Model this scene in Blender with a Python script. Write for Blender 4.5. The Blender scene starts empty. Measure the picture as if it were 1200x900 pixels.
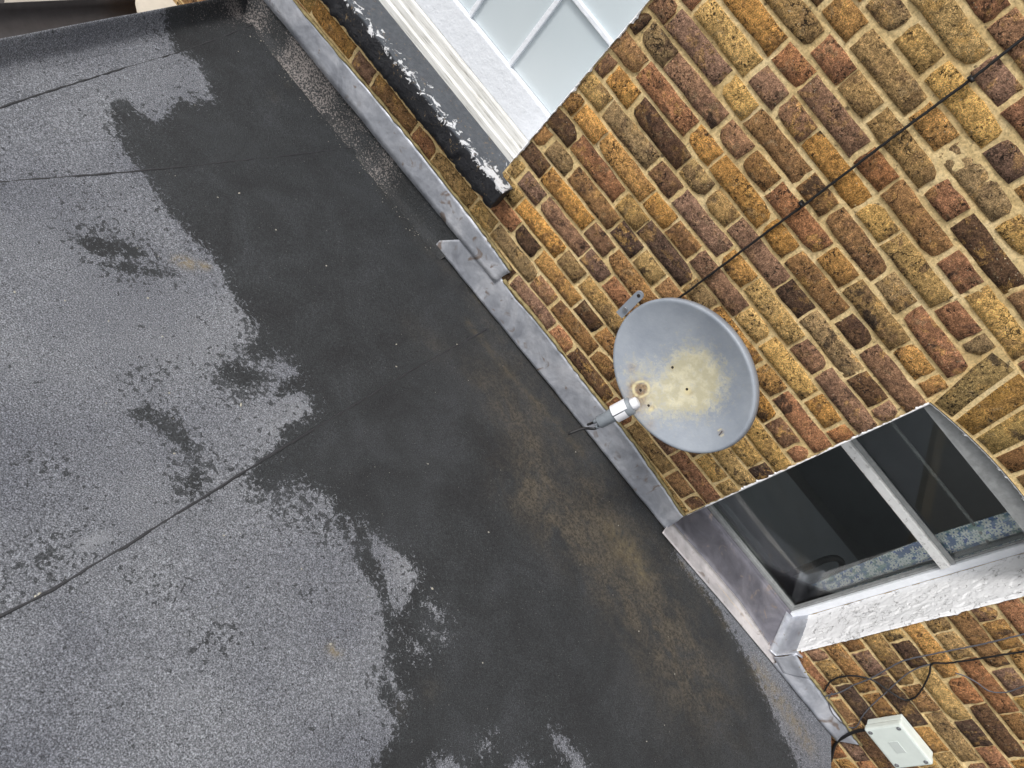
import bpy, bmesh, math, random
import numpy as np
from mathutils import Vector, Matrix, noise

random.seed(7); rng = np.random.default_rng(7)
S = bpy.context.scene
COL = S.collection

# ------------------------------------------------------------------ camera
# World: X runs along the brick courses, the wall face is the plane y = 0 (the camera stands on the -y side),
# Z is up, the felt roof lies at z = -0.215.
CAM_F = 852.39   # focal length in pixels of a 1200 px wide picture
CAM_C = np.array([-0.78027571, -2.0821708, 1.56386562])
def _rot(r):
    t = np.linalg.norm(r); k = r/t
    K = np.array([[0,-k[2],k[1]],[k[2],0,-k[0]],[-k[1],k[0],0]])
    return np.eye(3)+np.sin(t)*K+(1-np.cos(t))*K@K
def _base():
    n = np.array([-692,-562,-900.]); n /= np.linalg.norm(n); z = -n
    y = np.array([704,572,-900.]); y /= np.linalg.norm(y); y -= z*(y@z); y /= np.linalg.norm(y)
    return np.stack([np.cross(y,z), y, z], 1)
RM = _rot(np.array([-2.54072063e-02, 3.51219122e-02, -1.11143417e-03])) @ _base()
def ray(u, v): return RM.T @ np.array([(u-600)/CAM_F, -(v-450)/CAM_F, -1])
def on_wall(u, v, y=0.0):          # surveyed point of the place on the plane y
    d = ray(u, v); return CAM_C + (y-CAM_C[1])/d[1]*d
def on_roof(u, v, z=-0.215):
    d = ray(u, v); return CAM_C + (z-CAM_C[2])/d[2]*d
def pix(P):
    q = RM @ (np.asarray(P, float)-CAM_C); return 600-CAM_F*q[0]/q[2], 450+CAM_F*q[1]/q[2]

cam = bpy.data.cameras.new("camera"); co = bpy.data.objects.new("camera", cam); COL.objects.link(co)
cam.sensor_width = 36; cam.lens = CAM_F/1200*36; cam.clip_start = 0.05; cam.clip_end = 500
co.matrix_world = Matrix.Translation(CAM_C) @ Matrix([list(map(float, r)) for r in RM.T]).to_4x4()
S.camera = co

# ------------------------------------------------------------------ light: bright overcast
W = bpy.data.worlds.new("World"); S.world = W; W.use_nodes = True
nt = W.node_tree; bg = nt.nodes['Background']
sky = nt.nodes.new('ShaderNodeTexSky'); sky.sky_type = 'NISHITA'; sky.sun_disc = False
SUN_EL, SUN_AZ = math.radians(52), math.radians(230)   # azimuth clockwise from +Y
sky.sun_elevation = SUN_EL; sky.sun_rotation = SUN_AZ; sky.dust_density = 3.0; sky.air_density = 1.2
hs = nt.nodes.new('ShaderNodeHueSaturation'); hs.inputs['Saturation'].default_value = 0.15
nt.links.new(sky.outputs[0], hs.inputs['Color']); nt.links.new(hs.outputs[0], bg.inputs['Color'])
bg.inputs['Strength'].default_value = 0.15
sl = bpy.data.lights.new("sun", 'SUN'); sl.energy = 1.5; sl.angle = math.radians(11); sl.color = (1.0, 0.97, 0.93)
so = bpy.data.objects.new("sun", sl); COL.objects.link(so)
sd = Vector((math.sin(SUN_AZ)*math.cos(SUN_EL), math.cos(SUN_AZ)*math.cos(SUN_EL), math.sin(SUN_EL)))
so.rotation_euler = sd.to_track_quat('Z', 'Y').to_euler()
S.view_settings.view_transform = 'Standard'; S.view_settings.look = 'None'
S.view_settings.exposure = 0.3; S.view_settings.gamma = 1.0
S.render.engine = 'CYCLES'

# ------------------------------------------------------------------ helpers
def s2l(c): return tuple(((x/255)/12.92 if x/255 <= .04045 else ((x/255+.055)/1.055)**2.4) for x in c)
def obj(name, me, mat=None, parent=None):
    if isinstance(me, bmesh.types.BMesh):
        m = bpy.data.meshes.new(name); me.to_mesh(m); me.free(); me = m
    if mat and not me.materials: me.materials.append(mat)
    o = bpy.data.objects.new(name, me); COL.objects.link(o)
    if parent: o.parent = parent
    return o
def thing(name, label, cat, loc=(0,0,0), group=None):
    o = bpy.data.objects.new(name, None); COL.objects.link(o); o.location = loc
    return tag(o, label, cat, group)
def tag(o, label=None, cat=None, group=None, kind=None):
    if label: o['label'] = label
    if cat: o['category'] = cat
    if group: o['group'] = group
    if kind: o['kind'] = kind
    return o
def child(name, me, mat, parent):   # child whose mesh is given in world coordinates
    o = obj(name, me, mat, parent); o.matrix_parent_inverse = Matrix.Translation(parent.location).inverted(); return o
def box(bm, x0, x1, y0, y1, z0, z1, bev=0.0):
    g = bmesh.ops.create_cube(bm, size=1)
    for v in g['verts']:
        v.co = Vector((x0+(v.co.x+.5)*(x1-x0), y0+(v.co.y+.5)*(y1-y0), z0+(v.co.z+.5)*(z1-z0)))
    if bev:
        es = list({e for v in g['verts'] for e in v.link_edges})
        bmesh.ops.bevel(bm, geom=es, offset=bev, segments=2, affect='EDGES', profile=.6)
    return bm
def boxbm(*a, **k): return box(bmesh.new(), *a, **k)
def smooth(me_or_bm):
    for f in (me_or_bm.faces if hasattr(me_or_bm, 'faces') else me_or_bm.polygons): f.smooth = True if hasattr(f, 'smooth') else None
    return me_or_bm
def spline(pts, n=8):
    P = [Vector(p) for p in pts]; P = [P[0]*2-P[1]]+P+[P[-1]*2-P[-2]]; out = []
    for i in range(1, len(P)-2):
        a, b, c, d = P[i-1:i+3]
        for k in range(n):
            t = k/n; out.append(.5*((2*b)+(c-a)*t+(2*a-5*b+4*c-d)*t*t+(-a+3*b-3*c+d)*t**3))
    out.append(P[-2]); return out
def tube(bm, pts, r, seg=8, cap=True, radii=None):
    rings = []; prev = None
    for i, p in enumerate(pts):
        p = Vector(p); t = (Vector(pts[min(i+1, len(pts)-1)])-Vector(pts[max(i-1, 0)])).normalized()
        if prev is None: a = t.orthogonal().normalized()
        else:
            a = prev-t*prev.dot(t); a.normalize()
        prev = a; b = t.cross(a); rr = radii[i] if radii else r
        rings.append([bm.verts.new(p+(a*math.cos(2*math.pi*k/seg)+b*math.sin(2*math.pi*k/seg))*rr) for k in range(seg)])
    for A, B in zip(rings, rings[1:]):
        for k in range(seg):
            f = bm.faces.new((A[k], A[(k+1) % seg], B[(k+1) % seg], B[k])); f.smooth = True
    if cap: bm.faces.new(rings[0][::-1]); bm.faces.new(rings[-1])
    return bm
def grid_mesh(name, X, Y, Z, keep=None, attrs=None, thick=None, smooth_=True):
    n, m = X.shape
    me = bpy.data.meshes.new(name)
    V = np.stack([X, Y, Z], -1).reshape(-1, 3)
    idx = np.arange(n*m).reshape(n, m)
    q = np.stack([idx[:-1,:-1], idx[1:,:-1], idx[1:,1:], idx[:-1,1:]], -1)
    if keep is not None: q = q[keep]
    q = q.reshape(-1, 4)
    me.vertices.add(len(V)); me.vertices.foreach_set('co', V.astype(np.float32).ravel())
    me.loops.add(q.size); me.loops.foreach_set('vertex_index', q.astype(np.int32).ravel())
    me.polygons.add(len(q)); me.polygons.foreach_set('loop_start', np.arange(0, q.size, 4, dtype=np.int32))
    me.update(calc_edges=True); me.validate()
    if smooth_: me.polygons.foreach_set('use_smooth', np.ones(len(me.polygons), bool))
    for k, a in (attrs or {}).items():
        at = me.attributes.new(k, 'FLOAT', 'POINT'); at.data.foreach_set('value', a.astype(np.float32).ravel())
    return me
def vnoise(x, y, sc, seed=0.0, octv=3):   # value noise on arrays, smooth
    out = np.zeros_like(x, float); amp = 1; tot = 0
    for o in range(octv):
        X = x*sc+seed*17.3+o*31.7; Y = y*sc+seed*9.1-o*12.3
        xi = np.floor(X).astype(np.int64); yi = np.floor(Y).astype(np.int64); fx = X-xi; fy = Y-yi
        fx = fx*fx*(3-2*fx); fy = fy*fy*(3-2*fy)
        def h(a, b):
            v = np.sin(a*127.1+b*311.7+o*7.7)*43758.5453; return v-np.floor(v)
        out += amp*((h(xi,yi)*(1-fx)+h(xi+1,yi)*fx)*(1-fy)+(h(xi,yi+1)*(1-fx)+h(xi+1,yi+1)*fx)*fy)
        tot += amp; amp *= .5; sc *= 2
    return out/tot*2-1

# ---- node material builder
class Mat:
    def __init__(s, name, rough=.8, metal=0.0, color=None, spec=.5):
        s.m = bpy.data.materials.new(name); s.m.use_nodes = True; s.t = s.m.node_tree
        s.b = s.t.nodes['Principled BSDF']; s.b.inputs['Roughness'].default_value = rough; s.b.inputs['Metallic'].default_value = metal
        s.b.inputs['Specular IOR Level'].default_value = spec
        if color: s.b.inputs['Base Color'].default_value = (*color, 1)
        s._co = None
    def n(s, ty, **k):
        nd = s.t.nodes.new(ty)
        for a, v in k.items():
            if a.startswith('i_'): nd.inputs[a[2:].replace('_', ' ')].default_value = v
            else: setattr(nd, a, v)
        return nd
    def l(s, a, b): s.t.links.new(a, b)
    def coord(s):
        if s._co is None: s._co = s.n('ShaderNodeTexCoord').outputs['Object']
        return s._co
    def noise(s, scale, detail=4, rough=.55, dist=0, co=None):
        nd = s.n('ShaderNodeTexNoise'); nd.inputs['Scale'].default_value = scale; nd.inputs['Detail'].default_value = detail
        nd.inputs['Roughness'].default_value = rough; nd.inputs['Distortion'].default_value = dist
        s.l(co or s.coord(), nd.inputs['Vector']); return nd.outputs['Fac']
    def voro(s, scale, feature='F1', out='Distance', co=None, rnd=1):
        nd = s.n('ShaderNodeTexVoronoi'); nd.feature = feature; nd.inputs['Scale'].default_value = scale; nd.inputs['Randomness'].default_value = rnd
        s.l(co or s.coord(), nd.inputs['Vector']); return nd.outputs[out]
    def ramp(s, fac, stops, interp='LINEAR'):
        nd = s.n('ShaderNodeValToRGB'); nd.color_ramp.interpolation = interp; e = nd.color_ramp.elements
        while len(e) < len(stops): e.new(.5)
        for el, (p, c) in zip(e, stops):
            el.position = p; el.color = (*c, 1) if not isinstance(c, (int, float)) else (c, c, c, 1)
        s.l(fac, nd.inputs['Fac']); return nd.outputs['Color']
    def mix(s, fac, a, b, mode='MIX'):
        nd = s.n('ShaderNodeMix', data_type='RGBA', blend_type=mode)
        for sock, v in ((nd.inputs[0], fac), (nd.inputs[6], a), (nd.inputs[7], b)):
            if isinstance(v, (int, float)): sock.default_value = v
            elif isinstance(v, tuple): sock.default_value = (*v, 1)
            else: s.l(v, sock)
        return nd.outputs[2]
    def math(s, op, a, b=0.0, c=None, clamp=False):
        nd = s.n('ShaderNodeMath', operation=op, use_clamp=clamp)
        for i, v in enumerate((a, b) if c is None else (a, b, c)):
            if isinstance(v, (int, float)): nd.inputs[i].default_value = v
            else: s.l(v, nd.inputs[i])
        return nd.outputs[0]
    def attr(s, name):
        nd = s.n('ShaderNodeAttribute'); nd.attribute_name = name; return nd
    def sm(s, v, a, b):   # smoothstep
        nd = s.n('ShaderNodeMapRange', interpolation_type='SMOOTHSTEP'); s.l(v, nd.inputs[0])
        nd.inputs[1].default_value = a; nd.inputs[2].default_value = b; return nd.outputs[0]
    def color(s, c): s.l(c, s.b.inputs['Base Color']); return s
    def rough(s, r): s.l(r, s.b.inputs['Roughness']); return s
    def bump(s, h, dist=.003, strength=1.0, prev=None):
        nd = s.n('ShaderNodeBump'); nd.inputs['Strength'].default_value = strength; nd.inputs['Distance'].default_value = dist
        s.l(h, nd.inputs['Height'])
        if prev: s.l(prev, nd.inputs['Normal'])
        s.l(nd.outputs[0], s.b.inputs['Normal']); return nd.outputs[0]

# ---- brick material (tint = object colour for single bricks, 'tint' attribute for the joined ones)
def brick_mat(name, by_attr):
    M = Mat(name, .92, spec=.25)
    if by_attr:
        tint = M.attr('tint').outputs['Color']; co = M.coord()
    else:
        oi = M.n('ShaderNodeObjectInfo'); tint = oi.outputs['Color']
        r3 = M.n('ShaderNodeVectorMath', operation='SCALE'); r3.inputs[0].default_value = (31, 17, 23); M.l(oi.outputs['Random'], r3.inputs['Scale'])
        ad = M.n('ShaderNodeVectorMath', operation='ADD'); M.l(M.coord(), ad.inputs[0]); M.l(r3.outputs[0], ad.inputs[1]); co = ad.outputs[0]
    if by_attr: rnd = M.noise(3.0, 0, co=co); rnd2 = M.noise(4.0, 0, co=M.math_off(co, 50.0))
    else:
        rnd = oi.outputs['Random']; rnd2 = M.math('FRACT', M.math('MULTIPLY', rnd, 37.7))
    wc_ = M.warp(co, 14, .05)
    big = M.noise(13, 6, .72, .3, wc_); mid = M.noise(75, 8, .8, .2, co); fine = M.noise(330, 4, .85, 0, co)
    tw = lambda f, a, b, k: M.math('MULTIPLY', M.sm(f, a, b), k)
    # burnt purple-brown areas, stronger on some bricks than on others
    c = M.mix(tw(big, .50, .58, M.math('ADD', .12, M.math('MULTIPLY', rnd2, .75))), tint, M.mix(.25, s2l((92, 68, 58)), tint))
    c = M.mix(tw(M.noise(18, 6, .75, .2, M.math_off(wc_, 5.0)), .53, .61, M.math('ADD', .15, M.math('MULTIPLY', rnd, .8))), c, M.mix(.35, s2l((210, 165, 96)), tint))
    c = M.mix(tw(M.noise(22, 6, .75, .2, M.math_off(wc_, 9.0)), .58, .64, .7), c, M.mix(.3, s2l((142, 124, 96)), tint))
    c = M.mix(tw(M.noise(9, 5, .7, .3, M.math_off(wc_, 15.0)), .60, .66, .8), c, s2l((58, 48, 44)))
    c = M.mix(1.0, c, M.ramp(mid, [(.35, .28), (.46, .90), (.54, 1.16), (.64, 1.9)]), 'MULTIPLY')
    c = M.mix(1.0, c, M.ramp(fine, [(.38, .35), (.5, 1.0), (.62, 1.8)]), 'MULTIPLY')
    pw = M.sm(M.noise(16, 3, .6, 0, M.math_off(co, 3.0)), .46, .60)
    pit = M.noise(135, 3, .6, .6, M.math_off(co, 2.0)); pm = M.math('MULTIPLY', M.sm(pit, .56, .62), pw)
    c = M.mix(M.math('MULTIPLY', pm, .9), c, s2l((40, 31, 26)))
    crk = M.voro(17, 'DISTANCE_TO_EDGE', co=M.warp(co, 45, .045)); cm = M.math('MULTIPLY', M.sm(crk, .020, .005), M.sm(M.noise(11, 2, .5, 0, M.math_off(co, 13.0)), .58, .62))
    c = M.mix(M.math('MULTIPLY', cm, .85), c, s2l((38, 30, 26)))
    spk = M.sm(M.noise(170, 2, .5, 0, M.math_off(co, 21.0)), .70, .75); c = M.mix(M.math('MULTIPLY', spk, .6), c, s2l((226, 212, 182)))
    M.color(c)
    h = M.math('ADD', M.math('MULTIPLY', mid, 1.8), M.math('MULTIPLY', fine, .5))
    h = M.math('SUBTRACT', h, M.math('ADD', M.math('MULTIPLY', pm, .7), cm)); M.bump(h, .0062, 1.0)
    return M.m
def _off(M, co, k):
    nd = M.n('ShaderNodeVectorMath', operation='ADD'); nd.inputs[1].default_value = (k, k*.7, -k*1.3); M.l(co, nd.inputs[0]); return nd.outputs[0]
Mat.math_off = _off
def _warp(M, co, scale, amt):
    nz = M.n('ShaderNodeTexNoise'); nz.inputs['Scale'].default_value = scale; M.l(co, nz.inputs['Vector'])
    sc = M.n('ShaderNodeVectorMath', operation='SCALE'); sc.inputs['Scale'].default_value = amt; M.l(nz.outputs['Color'], sc.inputs[0])
    ad = M.n('ShaderNodeVectorMath', operation='ADD'); M.l(co, ad.inputs[0]); M.l(sc.outputs[0], ad.inputs[1]); return ad.outputs[0]
Mat.warp = _warp
M_BRICK = brick_mat('stock_brick', False); M_BRICKS = brick_mat('stock_brick_joined', True)

def simple(name, c, rough=.7, metal=0, nscale=60, var=.18, bump=.001, spec=.5):
    M = Mat(name, rough, metal, spec=spec); l = s2l(c)
    nz = M.noise(nscale, 5, .65)
    M.color(M.mix(1.0, M.mix(0, l, l), M.ramp(nz, [(.3, 1-var), (.7, 1+var)]), 'MULTIPLY')); M.bump(nz, bump); return M.m

def mortar_mat():
    M = Mat('sandy_mortar', .95, spec=.2)
    a = M.noise(9, 4, .6, .4); b = M.noise(130, 5, .7); e = M.noise(420, 3, .7)
    c = M.ramp(a, [(.3, s2l((204, 176, 124))), (.5, s2l((228, 200, 146))), (.7, s2l((238, 214, 166)))])
    c = M.mix(1.0, c, M.ramp(b, [(.3, .55), (.5, 1.0), (.7, 1.25)]), 'MULTIPLY')
    c = M.mix(M.sm(M.noise(38, 3, .6), .62, .72), c, s2l((128, 112, 84)))
    M.color(c); M.bump(M.math('ADD', b, M.math('MULTIPLY', e, .5)), .0035); return M.m
M_MORTAR = mortar_mat()

# ------------------------------------------------------------------ brick wall
CH = .075                                   # course height
W2 = (0.0, .645, -.215, .825)               # right window opening x0,x1,z0,z1 (cambered head)
W1 = (-2.56, -1.347, .155, 1.62)            # left window opening
XL, XR, ZB, ZT = -3.15, 1.95, -.95, 2.15    # built extent of the wall
ARCX, ARCW, ARCZ, RISE = .3225, .3225, .825, .037
def arc_z(x): return ARCZ + RISE*(1-((x-ARCX)/ARCW)**2)
PAL = {'O': (204,153,88), 'Y': (206,168,106), 'B': (164,124,82), 'P': (154,119,94), 'D': (102,78,60), 'R': (176,125,88), 'G': (176,144,98)}
TINT = """
900 0 4|140,90,G 150,320,R 280,220,D 390,400,P 320,560,P 430,670,B 520,560,B 370,120,O 600,380,G 560,50,G 770,30,B 900,100,Y 640,110,O 800,270,Y 1120,60,O 1020,250,P 950,490,Y 820,600,O 1130,420,G 1080,700,O 1000,830,G 660,690,G 560,800,R 790,840,B 60,450,Y 180,620,O 100,750,P 290,750,O 40,840,P 400,860,Y
900 225 4|60,40,R 170,160,R 120,290,P 330,140,G 430,30,B 590,20,R 320,320,O 470,310,P 230,430,B 130,490,D 40,570,Y 170,730,P 280,680,G 430,640,D 350,530,G 520,560,G 600,230,Y 700,110,B 640,340,Y 900,140,Y 1040,290,D 860,290,P 780,450,Y 630,500,G 730,600,G 640,720,B 900,610,R 840,780,R 1000,720,G 1070,580,Y 1140,440,O 1140,120,Y 940,420,P 580,830,P 740,850,B 420,820,O 80,820,Y
600 225 4|60,90,B 100,250,D 160,200,O 30,270,G 290,80,O 230,140,P 390,80,B 430,260,P 510,200,D 560,80,Y 670,60,O 620,160,Y 770,50,P 760,160,P 890,140,P 970,100,G 1090,50,O 1180,120,P 870,300,P 730,290,D 610,320,Y 700,400,D 820,390,Y 370,310,P 470,400,B 580,400,B 260,310,G 370,440,P 230,430,O 430,540,G 170,480,P 110,520,P 350,570,D 300,640,B 230,650,R 400,730,B 360,840,D 960,260,P 930,490,G 960,440,P 1090,380,O 1080,580,P 1150,770,R
600 0 4|90,700,B 120,780,D 200,720,G 260,640,D 120,620,B 340,580,O 400,450,Y 270,490,O 440,290,P 500,390,O 520,260,B 610,320,P 680,200,G 600,100,D 790,130,B 880,60,G 860,210,P 950,290,G 1060,170,Y 1120,60,O 850,400,P 760,500,R 690,600,D 930,690,O 1010,620,P 870,790,Y 1100,540,P 1150,740,P 570,670,G 480,740,O 700,800,P 420,820,R 330,830,P 1100,870,O 900,870,P
900 680 4|220,340,P 300,400,G 340,360,B 410,310,B 500,400,P 540,310,G 610,260,Y 660,310,D 750,290,O 820,200,G 860,260,G 950,200,P 1050,150,P 1100,230,O 1150,130,R 240,460,R 360,600,B 420,560,D 470,480,P 540,480,B 540,570,B 600,520,D 720,520,B 850,510,Y 920,480,R 780,690,Y 900,700,G 960,690,D 1000,390,G 1100,440,P 1060,810,O 1150,640,B 690,620,B
760 460 2.727|520,20,Y 150,250,R 230,230,Y 300,240,B 360,200,Y 380,90,B 460,150,P 520,130,R 490,210,R 580,80,O 620,80,P 640,140,R 720,50,Y 770,70,P 800,20,P 120,290,B 60,220,G
"""
TP = []
for ln in TINT.strip().splitlines():
    hd, it = ln.split('|'); ox, oy, sc = map(float, hd.split())
    for t in it.split():
        a, b, c = t.split(','); TP.append((ox+float(a)/sc, oy+float(b)/sc, c))
TPa = np.array([(a, b) for a, b, _ in TP])
def tint_for(P, L):
    u, v = pix(P); d = np.hypot(TPa[:, 0]-u, TPa[:, 1]-v); i = int(d.argmin())
    k = TP[i][2] if d[i] < (15 if L < .16 else 20) else random.choices('OYBPDRG', (16, 16, 24, 16, 5, 12, 11))[0]
    w_ = random.uniform(-6, 6); c = np.array(PAL[k], float)*random.uniform(.90, 1.10)+np.array([w_, w_*.3, -w_*.8])
    return s2l(np.clip(c, 20, 230))

def brick_mesh(L, H, D=.1, seed=0, flatten=False):
    """one irregular brick, front face centred on the origin at y=0, body running back to y=D"""
    r = random.Random(seed); nx = 5 if L > .16 else (3 if L > .08 else 2); nz = 3
    bm = bmesh.new(); f = []
    sc = r.uniform(-.0025, .0025)
    for j in range(nz+1):
        row = []
        for i in range(nx+1):
            a, b = i/nx-.5, j/nz-.5
            e = (i in (0, nx)) or (j in (0, nz)); cnr = (i in (0, nx)) and (j in (0, nz))
            x = a*L; z = b*H
            if e:
                x += r.uniform(-.0026, .0026); z += r.uniform(-.0022, .0022)
            if cnr:
                q = r.uniform(.0, .0016); x -= math.copysign(q, a); z -= math.copysign(q*.8, b)
                if r.random() < .12: x -= math.copysign(.008, a); z -= math.copysign(.006, b)
            y = r.uniform(-.0010, .0010) + (.0003 if e else 0) + sc*(a*1.5)
            row.append(bm.verts.new((x, y, z)))
        f.append(row)
    for j in range(nz):
        for i in range(nx):
            fc = bm.faces.new((f[j][i], f[j][i+1], f[j+1][i+1], f[j+1][i])); fc.smooth = True
    ring = [f[0][i] for i in range(nx+1)]+[f[j][nx] for j in range(1, nz+1)]+[f[nz][i] for i in range(nx-1, -1, -1)]+[f[j][0] for j in range(nz-1, 0, -1)]
    mid = [bm.verts.new((v.co.x*1.006+math.copysign(.0012, v.co.x), .0045, v.co.z*1.01+math.copysign(.0010, v.co.z))) for v in ring]
    back = [bm.verts.new((v.co.x, D, v.co.z)) for v in ring]
    n = len(ring)
    for k in range(n):
        bm.faces.new((ring[k], mid[k], mid[(k+1) % n], ring[(k+1) % n]))
        bm.faces.new((mid[k], back[k], back[(k+1) % n], mid[(k+1) % n]))
    me = bpy.data.meshes.new('brick'); bm.to_mesh(me); bm.free(); me.materials.append(M_BRICK); return me

wall = thing('brick_wall', 'weathered yellow and brown stock brick house wall with sandy mortar joints, rising from the felt roof', 'wall')
S_, H_, C_ = .225, .1125, .056
def run(k):   # joint positions leftward from a jamb
    return [S_, H_]*12 if k % 2 == 0 else [C_]+[H_, S_]*12
def between(k):   # the panel between the two windows
    return [S_, H_]*4 if k % 2 == 0 else [C_, H_, S_, H_, S_, H_, H_, S_, H_+.0, C_]
specs = []   # (xc, zc, L, H, angle)
def lay(x0, x1, k, direction, mods):
    x = x0
    for m in mods:
        a = x; b = x+direction*m
        if direction > 0 and a >= x1-.02: break
        if direction < 0 and a <= x1+.02: break
        if direction > 0: b = min(b, x1) if x1-b < .045 and x1-b > -1 and b > x1-.045 else b
        else: b = max(b, x1) if b < x1+.045 else b
        lo, hi = min(a, b), max(a, b)
        specs.append([lo, hi, k]); x = b
nb = []
for k in range(-9, 28):
    z0 = k*CH; zc = z0+CH/2
    in2 = W2[2]-.02 < zc < .825; arch = .825 <= zc < 1.05; in1 = .155 < zc < W1[3]
    mods = run(k)
    if in2 or arch:
        sk = (zc-.825)*.30 if arch else 0
        right_of_W1 = W1[1] if in1 else XL
        if in1: lay(0-sk, W1[1], k, -1, ([S_+sk*-0]+[H_, S_]*5) if k % 2 == 0 else between(k))
        else: lay(0-sk, XL, k, -1, mods)
        lay(W2[1]+sk, XR, k, 1, mods)
    else:
        off = 0 if k % 2 == 0 else -C_
        lay(off+(0 if k % 2 == 0 else C_), (W1[1] if in1 else XL), k, -1, mods if not in1 else (([S_]+[H_, S_]*5) if k % 2 == 0 else between(k)))
        lay(off+(0 if k % 2 == 0 else C_), XR, k, 1, [H_, S_]*12 if k % 2 == 0 else [C_, S_, H_, S_, H_]+[S_, H_]*10)
    if in1: lay(W1[0], XL, k, -1, mods)
items = []
for lo, hi, k in specs:
    w = hi-lo
    if w < .03: continue
    j = .0035
    lo += random.uniform(-j, j); hi += random.uniform(-j, j)
    # wider joints higher up the wall, as in the photograph
    up = min(max((k*CH-.6)/.8, 0), 1)
    g = .0058+.0020*up
    # sill stones and window heads displace bricks
    zc = k*CH+CH/2+random.uniform(-.0015, .0015); xc = (lo+hi)/2
    L, H = hi-lo-2*g, CH-2*(.0066+.0020*up)
    if -2.62 < xc < -1.28 and .12 < zc < .21 and xc < -1.30: continue
    items.append([xc, zc, L, H, 0.0])
# fit bricks against the skewbacks; arch ring
arch_items = []
R = (ARCW**2+RISE**2)/(2*RISE); cz = ARCZ+RISE-R; half = math.asin(ARCW/R)
N = 9
for i in range(N):
    a = -half*1.0+(i+.5)/N*2*half
    a_ = a; fan = a*1.0
    # flat-gauged look: bricks lean outwards a little more than the true radius
    rc = R+.107
    arch_items.append((ARCX+math.sin(a)*rc*1.0, cz+math.cos(a)*rc, .2, .0605, a))
vis = []; hid = []
def proj_area(xc, zc, L, H):
    u = [pix((xc+a*L/2, 0, zc+b*H/2)) for a, b in ((-1,-1),(1,-1),(1,1),(-1,1))]
    ins = sum(1 for q in u if -3 < q[0] < 1203 and -3 < q[1] < 903)
    c = pix((xc, 0, zc))
    A = abs(sum(u[i][0]*u[(i+1) % 4][1]-u[(i+1) % 4][0]*u[i][1] for i in range(4)))/2
    return (A if ins else 0)
for it in items:
    xc, zc, L, H, a = it
    A = proj_area(xc, zc, L, H)
    if zc < -.10 and xc < 1.0: A = 0            # behind the lead and the roof
    if A > 0: vis.append((A, it))
    else: hid.append(it)
vis.sort(key=lambda t: -t[0])
print('bricks in view', len(vis), 'out of view', len(hid))
cache = {}
def place(it, parent, count, mesh_seed):
    xc, zc, L, H, a = it
    key = (round(L, 2), round(H, 3), mesh_seed % 9)
    if key not in cache: cache[key] = brick_mesh(key[0], H, seed=hash(key) % 99991)
    me = cache[key]
    o = bpy.data.objects.new('brick', me); COL.objects.link(o); o.parent = parent
    o.location = (xc, -.0015+random.uniform(-.0022, .0018), zc); o.scale = (L/key[0], 1, 1)
    o.rotation_euler = (random.uniform(-.012, .012), random.gauss(a, .006), random.uniform(-.006, .006))
    if random.random() < .5: o.rotation_euler[1] += math.pi
    o.color = (*tint_for((xc, 0, zc), L), 1)
    return o
for i, (A, it) in enumerate(vis[:300]): place(it, wall, i, i*7+int(it[0]*100))
rest = [it for A, it in vis[300:]]+hid
# joined bricks
def join_bricks(rest, name, parent):
    V, F, T = [], [], []
    for q, it in enumerate(rest):
        xc, zc, L, H, a = it; key = (round(L, 2), round(H, 3), q % 9)
        if key not in cache: cache[key] = brick_mesh(key[0], H, seed=hash(key) % 99991)
        me = cache[key]; base = len(V); t = tint_for((xc, 0, zc), L); yo = -.0015+random.uniform(-.0022, .0018)
        c, s = math.cos(a), math.sin(a)
        for v in me.vertices: V.append((xc+v.co.x*c+v.co.z*s, v.co.y+yo, zc-v.co.x*s+v.co.z*c))
        for f in me.polygons: F.append(tuple(base+i for i in f.vertices))
        T += [t]*len(me.vertices)
    me = bpy.data.meshes.new(name); me.from_pydata(V, [], F); me.materials.append(M_BRICKS)
    at = me.color_attributes.new('tint', 'FLOAT_COLOR', 'POINT')
    at.data.foreach_set('color', np.array([(*t, 1) for t in T], np.float32).ravel())
    o = obj(name, me, None, parent); o['kind'] = 'stuff'; return o
if rest: join_bricks(rest, 'outer_brickwork', wall)
arch = obj('brick_arch', bpy.data.meshes.new('brick_arch'), None, wall)
abm = bmesh.new()   # mortar bed of the arch
prof = [(-.062, 1.052), (.707, 1.052)]
for i in range(13):
    x = -.0+.645*(1-i/12); prof.append((x, arc_z(x)+.004))
vs = [abm.verts.new((x, -.0005, z)) for x, z in prof]; vb = [abm.verts.new((x, .1, z)) for x, z in prof]
abm.faces.new(vs); n_ = len(vs)
for i in range(n_): abm.faces.new((vs[i], vb[i], vb[(i+1) % n_], vs[(i+1) % n_]))
bmesh.ops.triangulate(abm, faces=abm.faces[:1]); abm.to_mesh(arch.data); abm.free(); arch.data.materials.append(M_MORTAR)
arch['label'] = 'cambered arch of upright bricks over the dark window'
for i, (x, z, L, w, a) in enumerate(arch_items):
    w = .0655; L = .202
    me = brick_mesh(w, L-.002, seed=500+i)
    # taper towards the intrados and follow the camber
    for v in me.vertices: v.co.x *= 1+.17*(v.co.z/L)
    o = bpy.data.objects.new('brick', me); COL.objects.link(o); o.parent = arch
    tt = (i+.5)/9*2-1; lean = tt*.30
    o.location = (ARCX+tt*.3555, -.0035, ARCZ+RISE*(1-tt*tt)+.106+.012*(1-abs(tt))); o.rotation_euler = (0, lean, 0)
    o.color = (*s2l(np.array([(166,140,92),(182,140,76),(170,142,88),(160,118,76),(150,118,80),(176,138,84),(168,120,70),(140,110,80),(172,146,94)][i])*random.uniform(.95,1.05)), 1)

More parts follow.
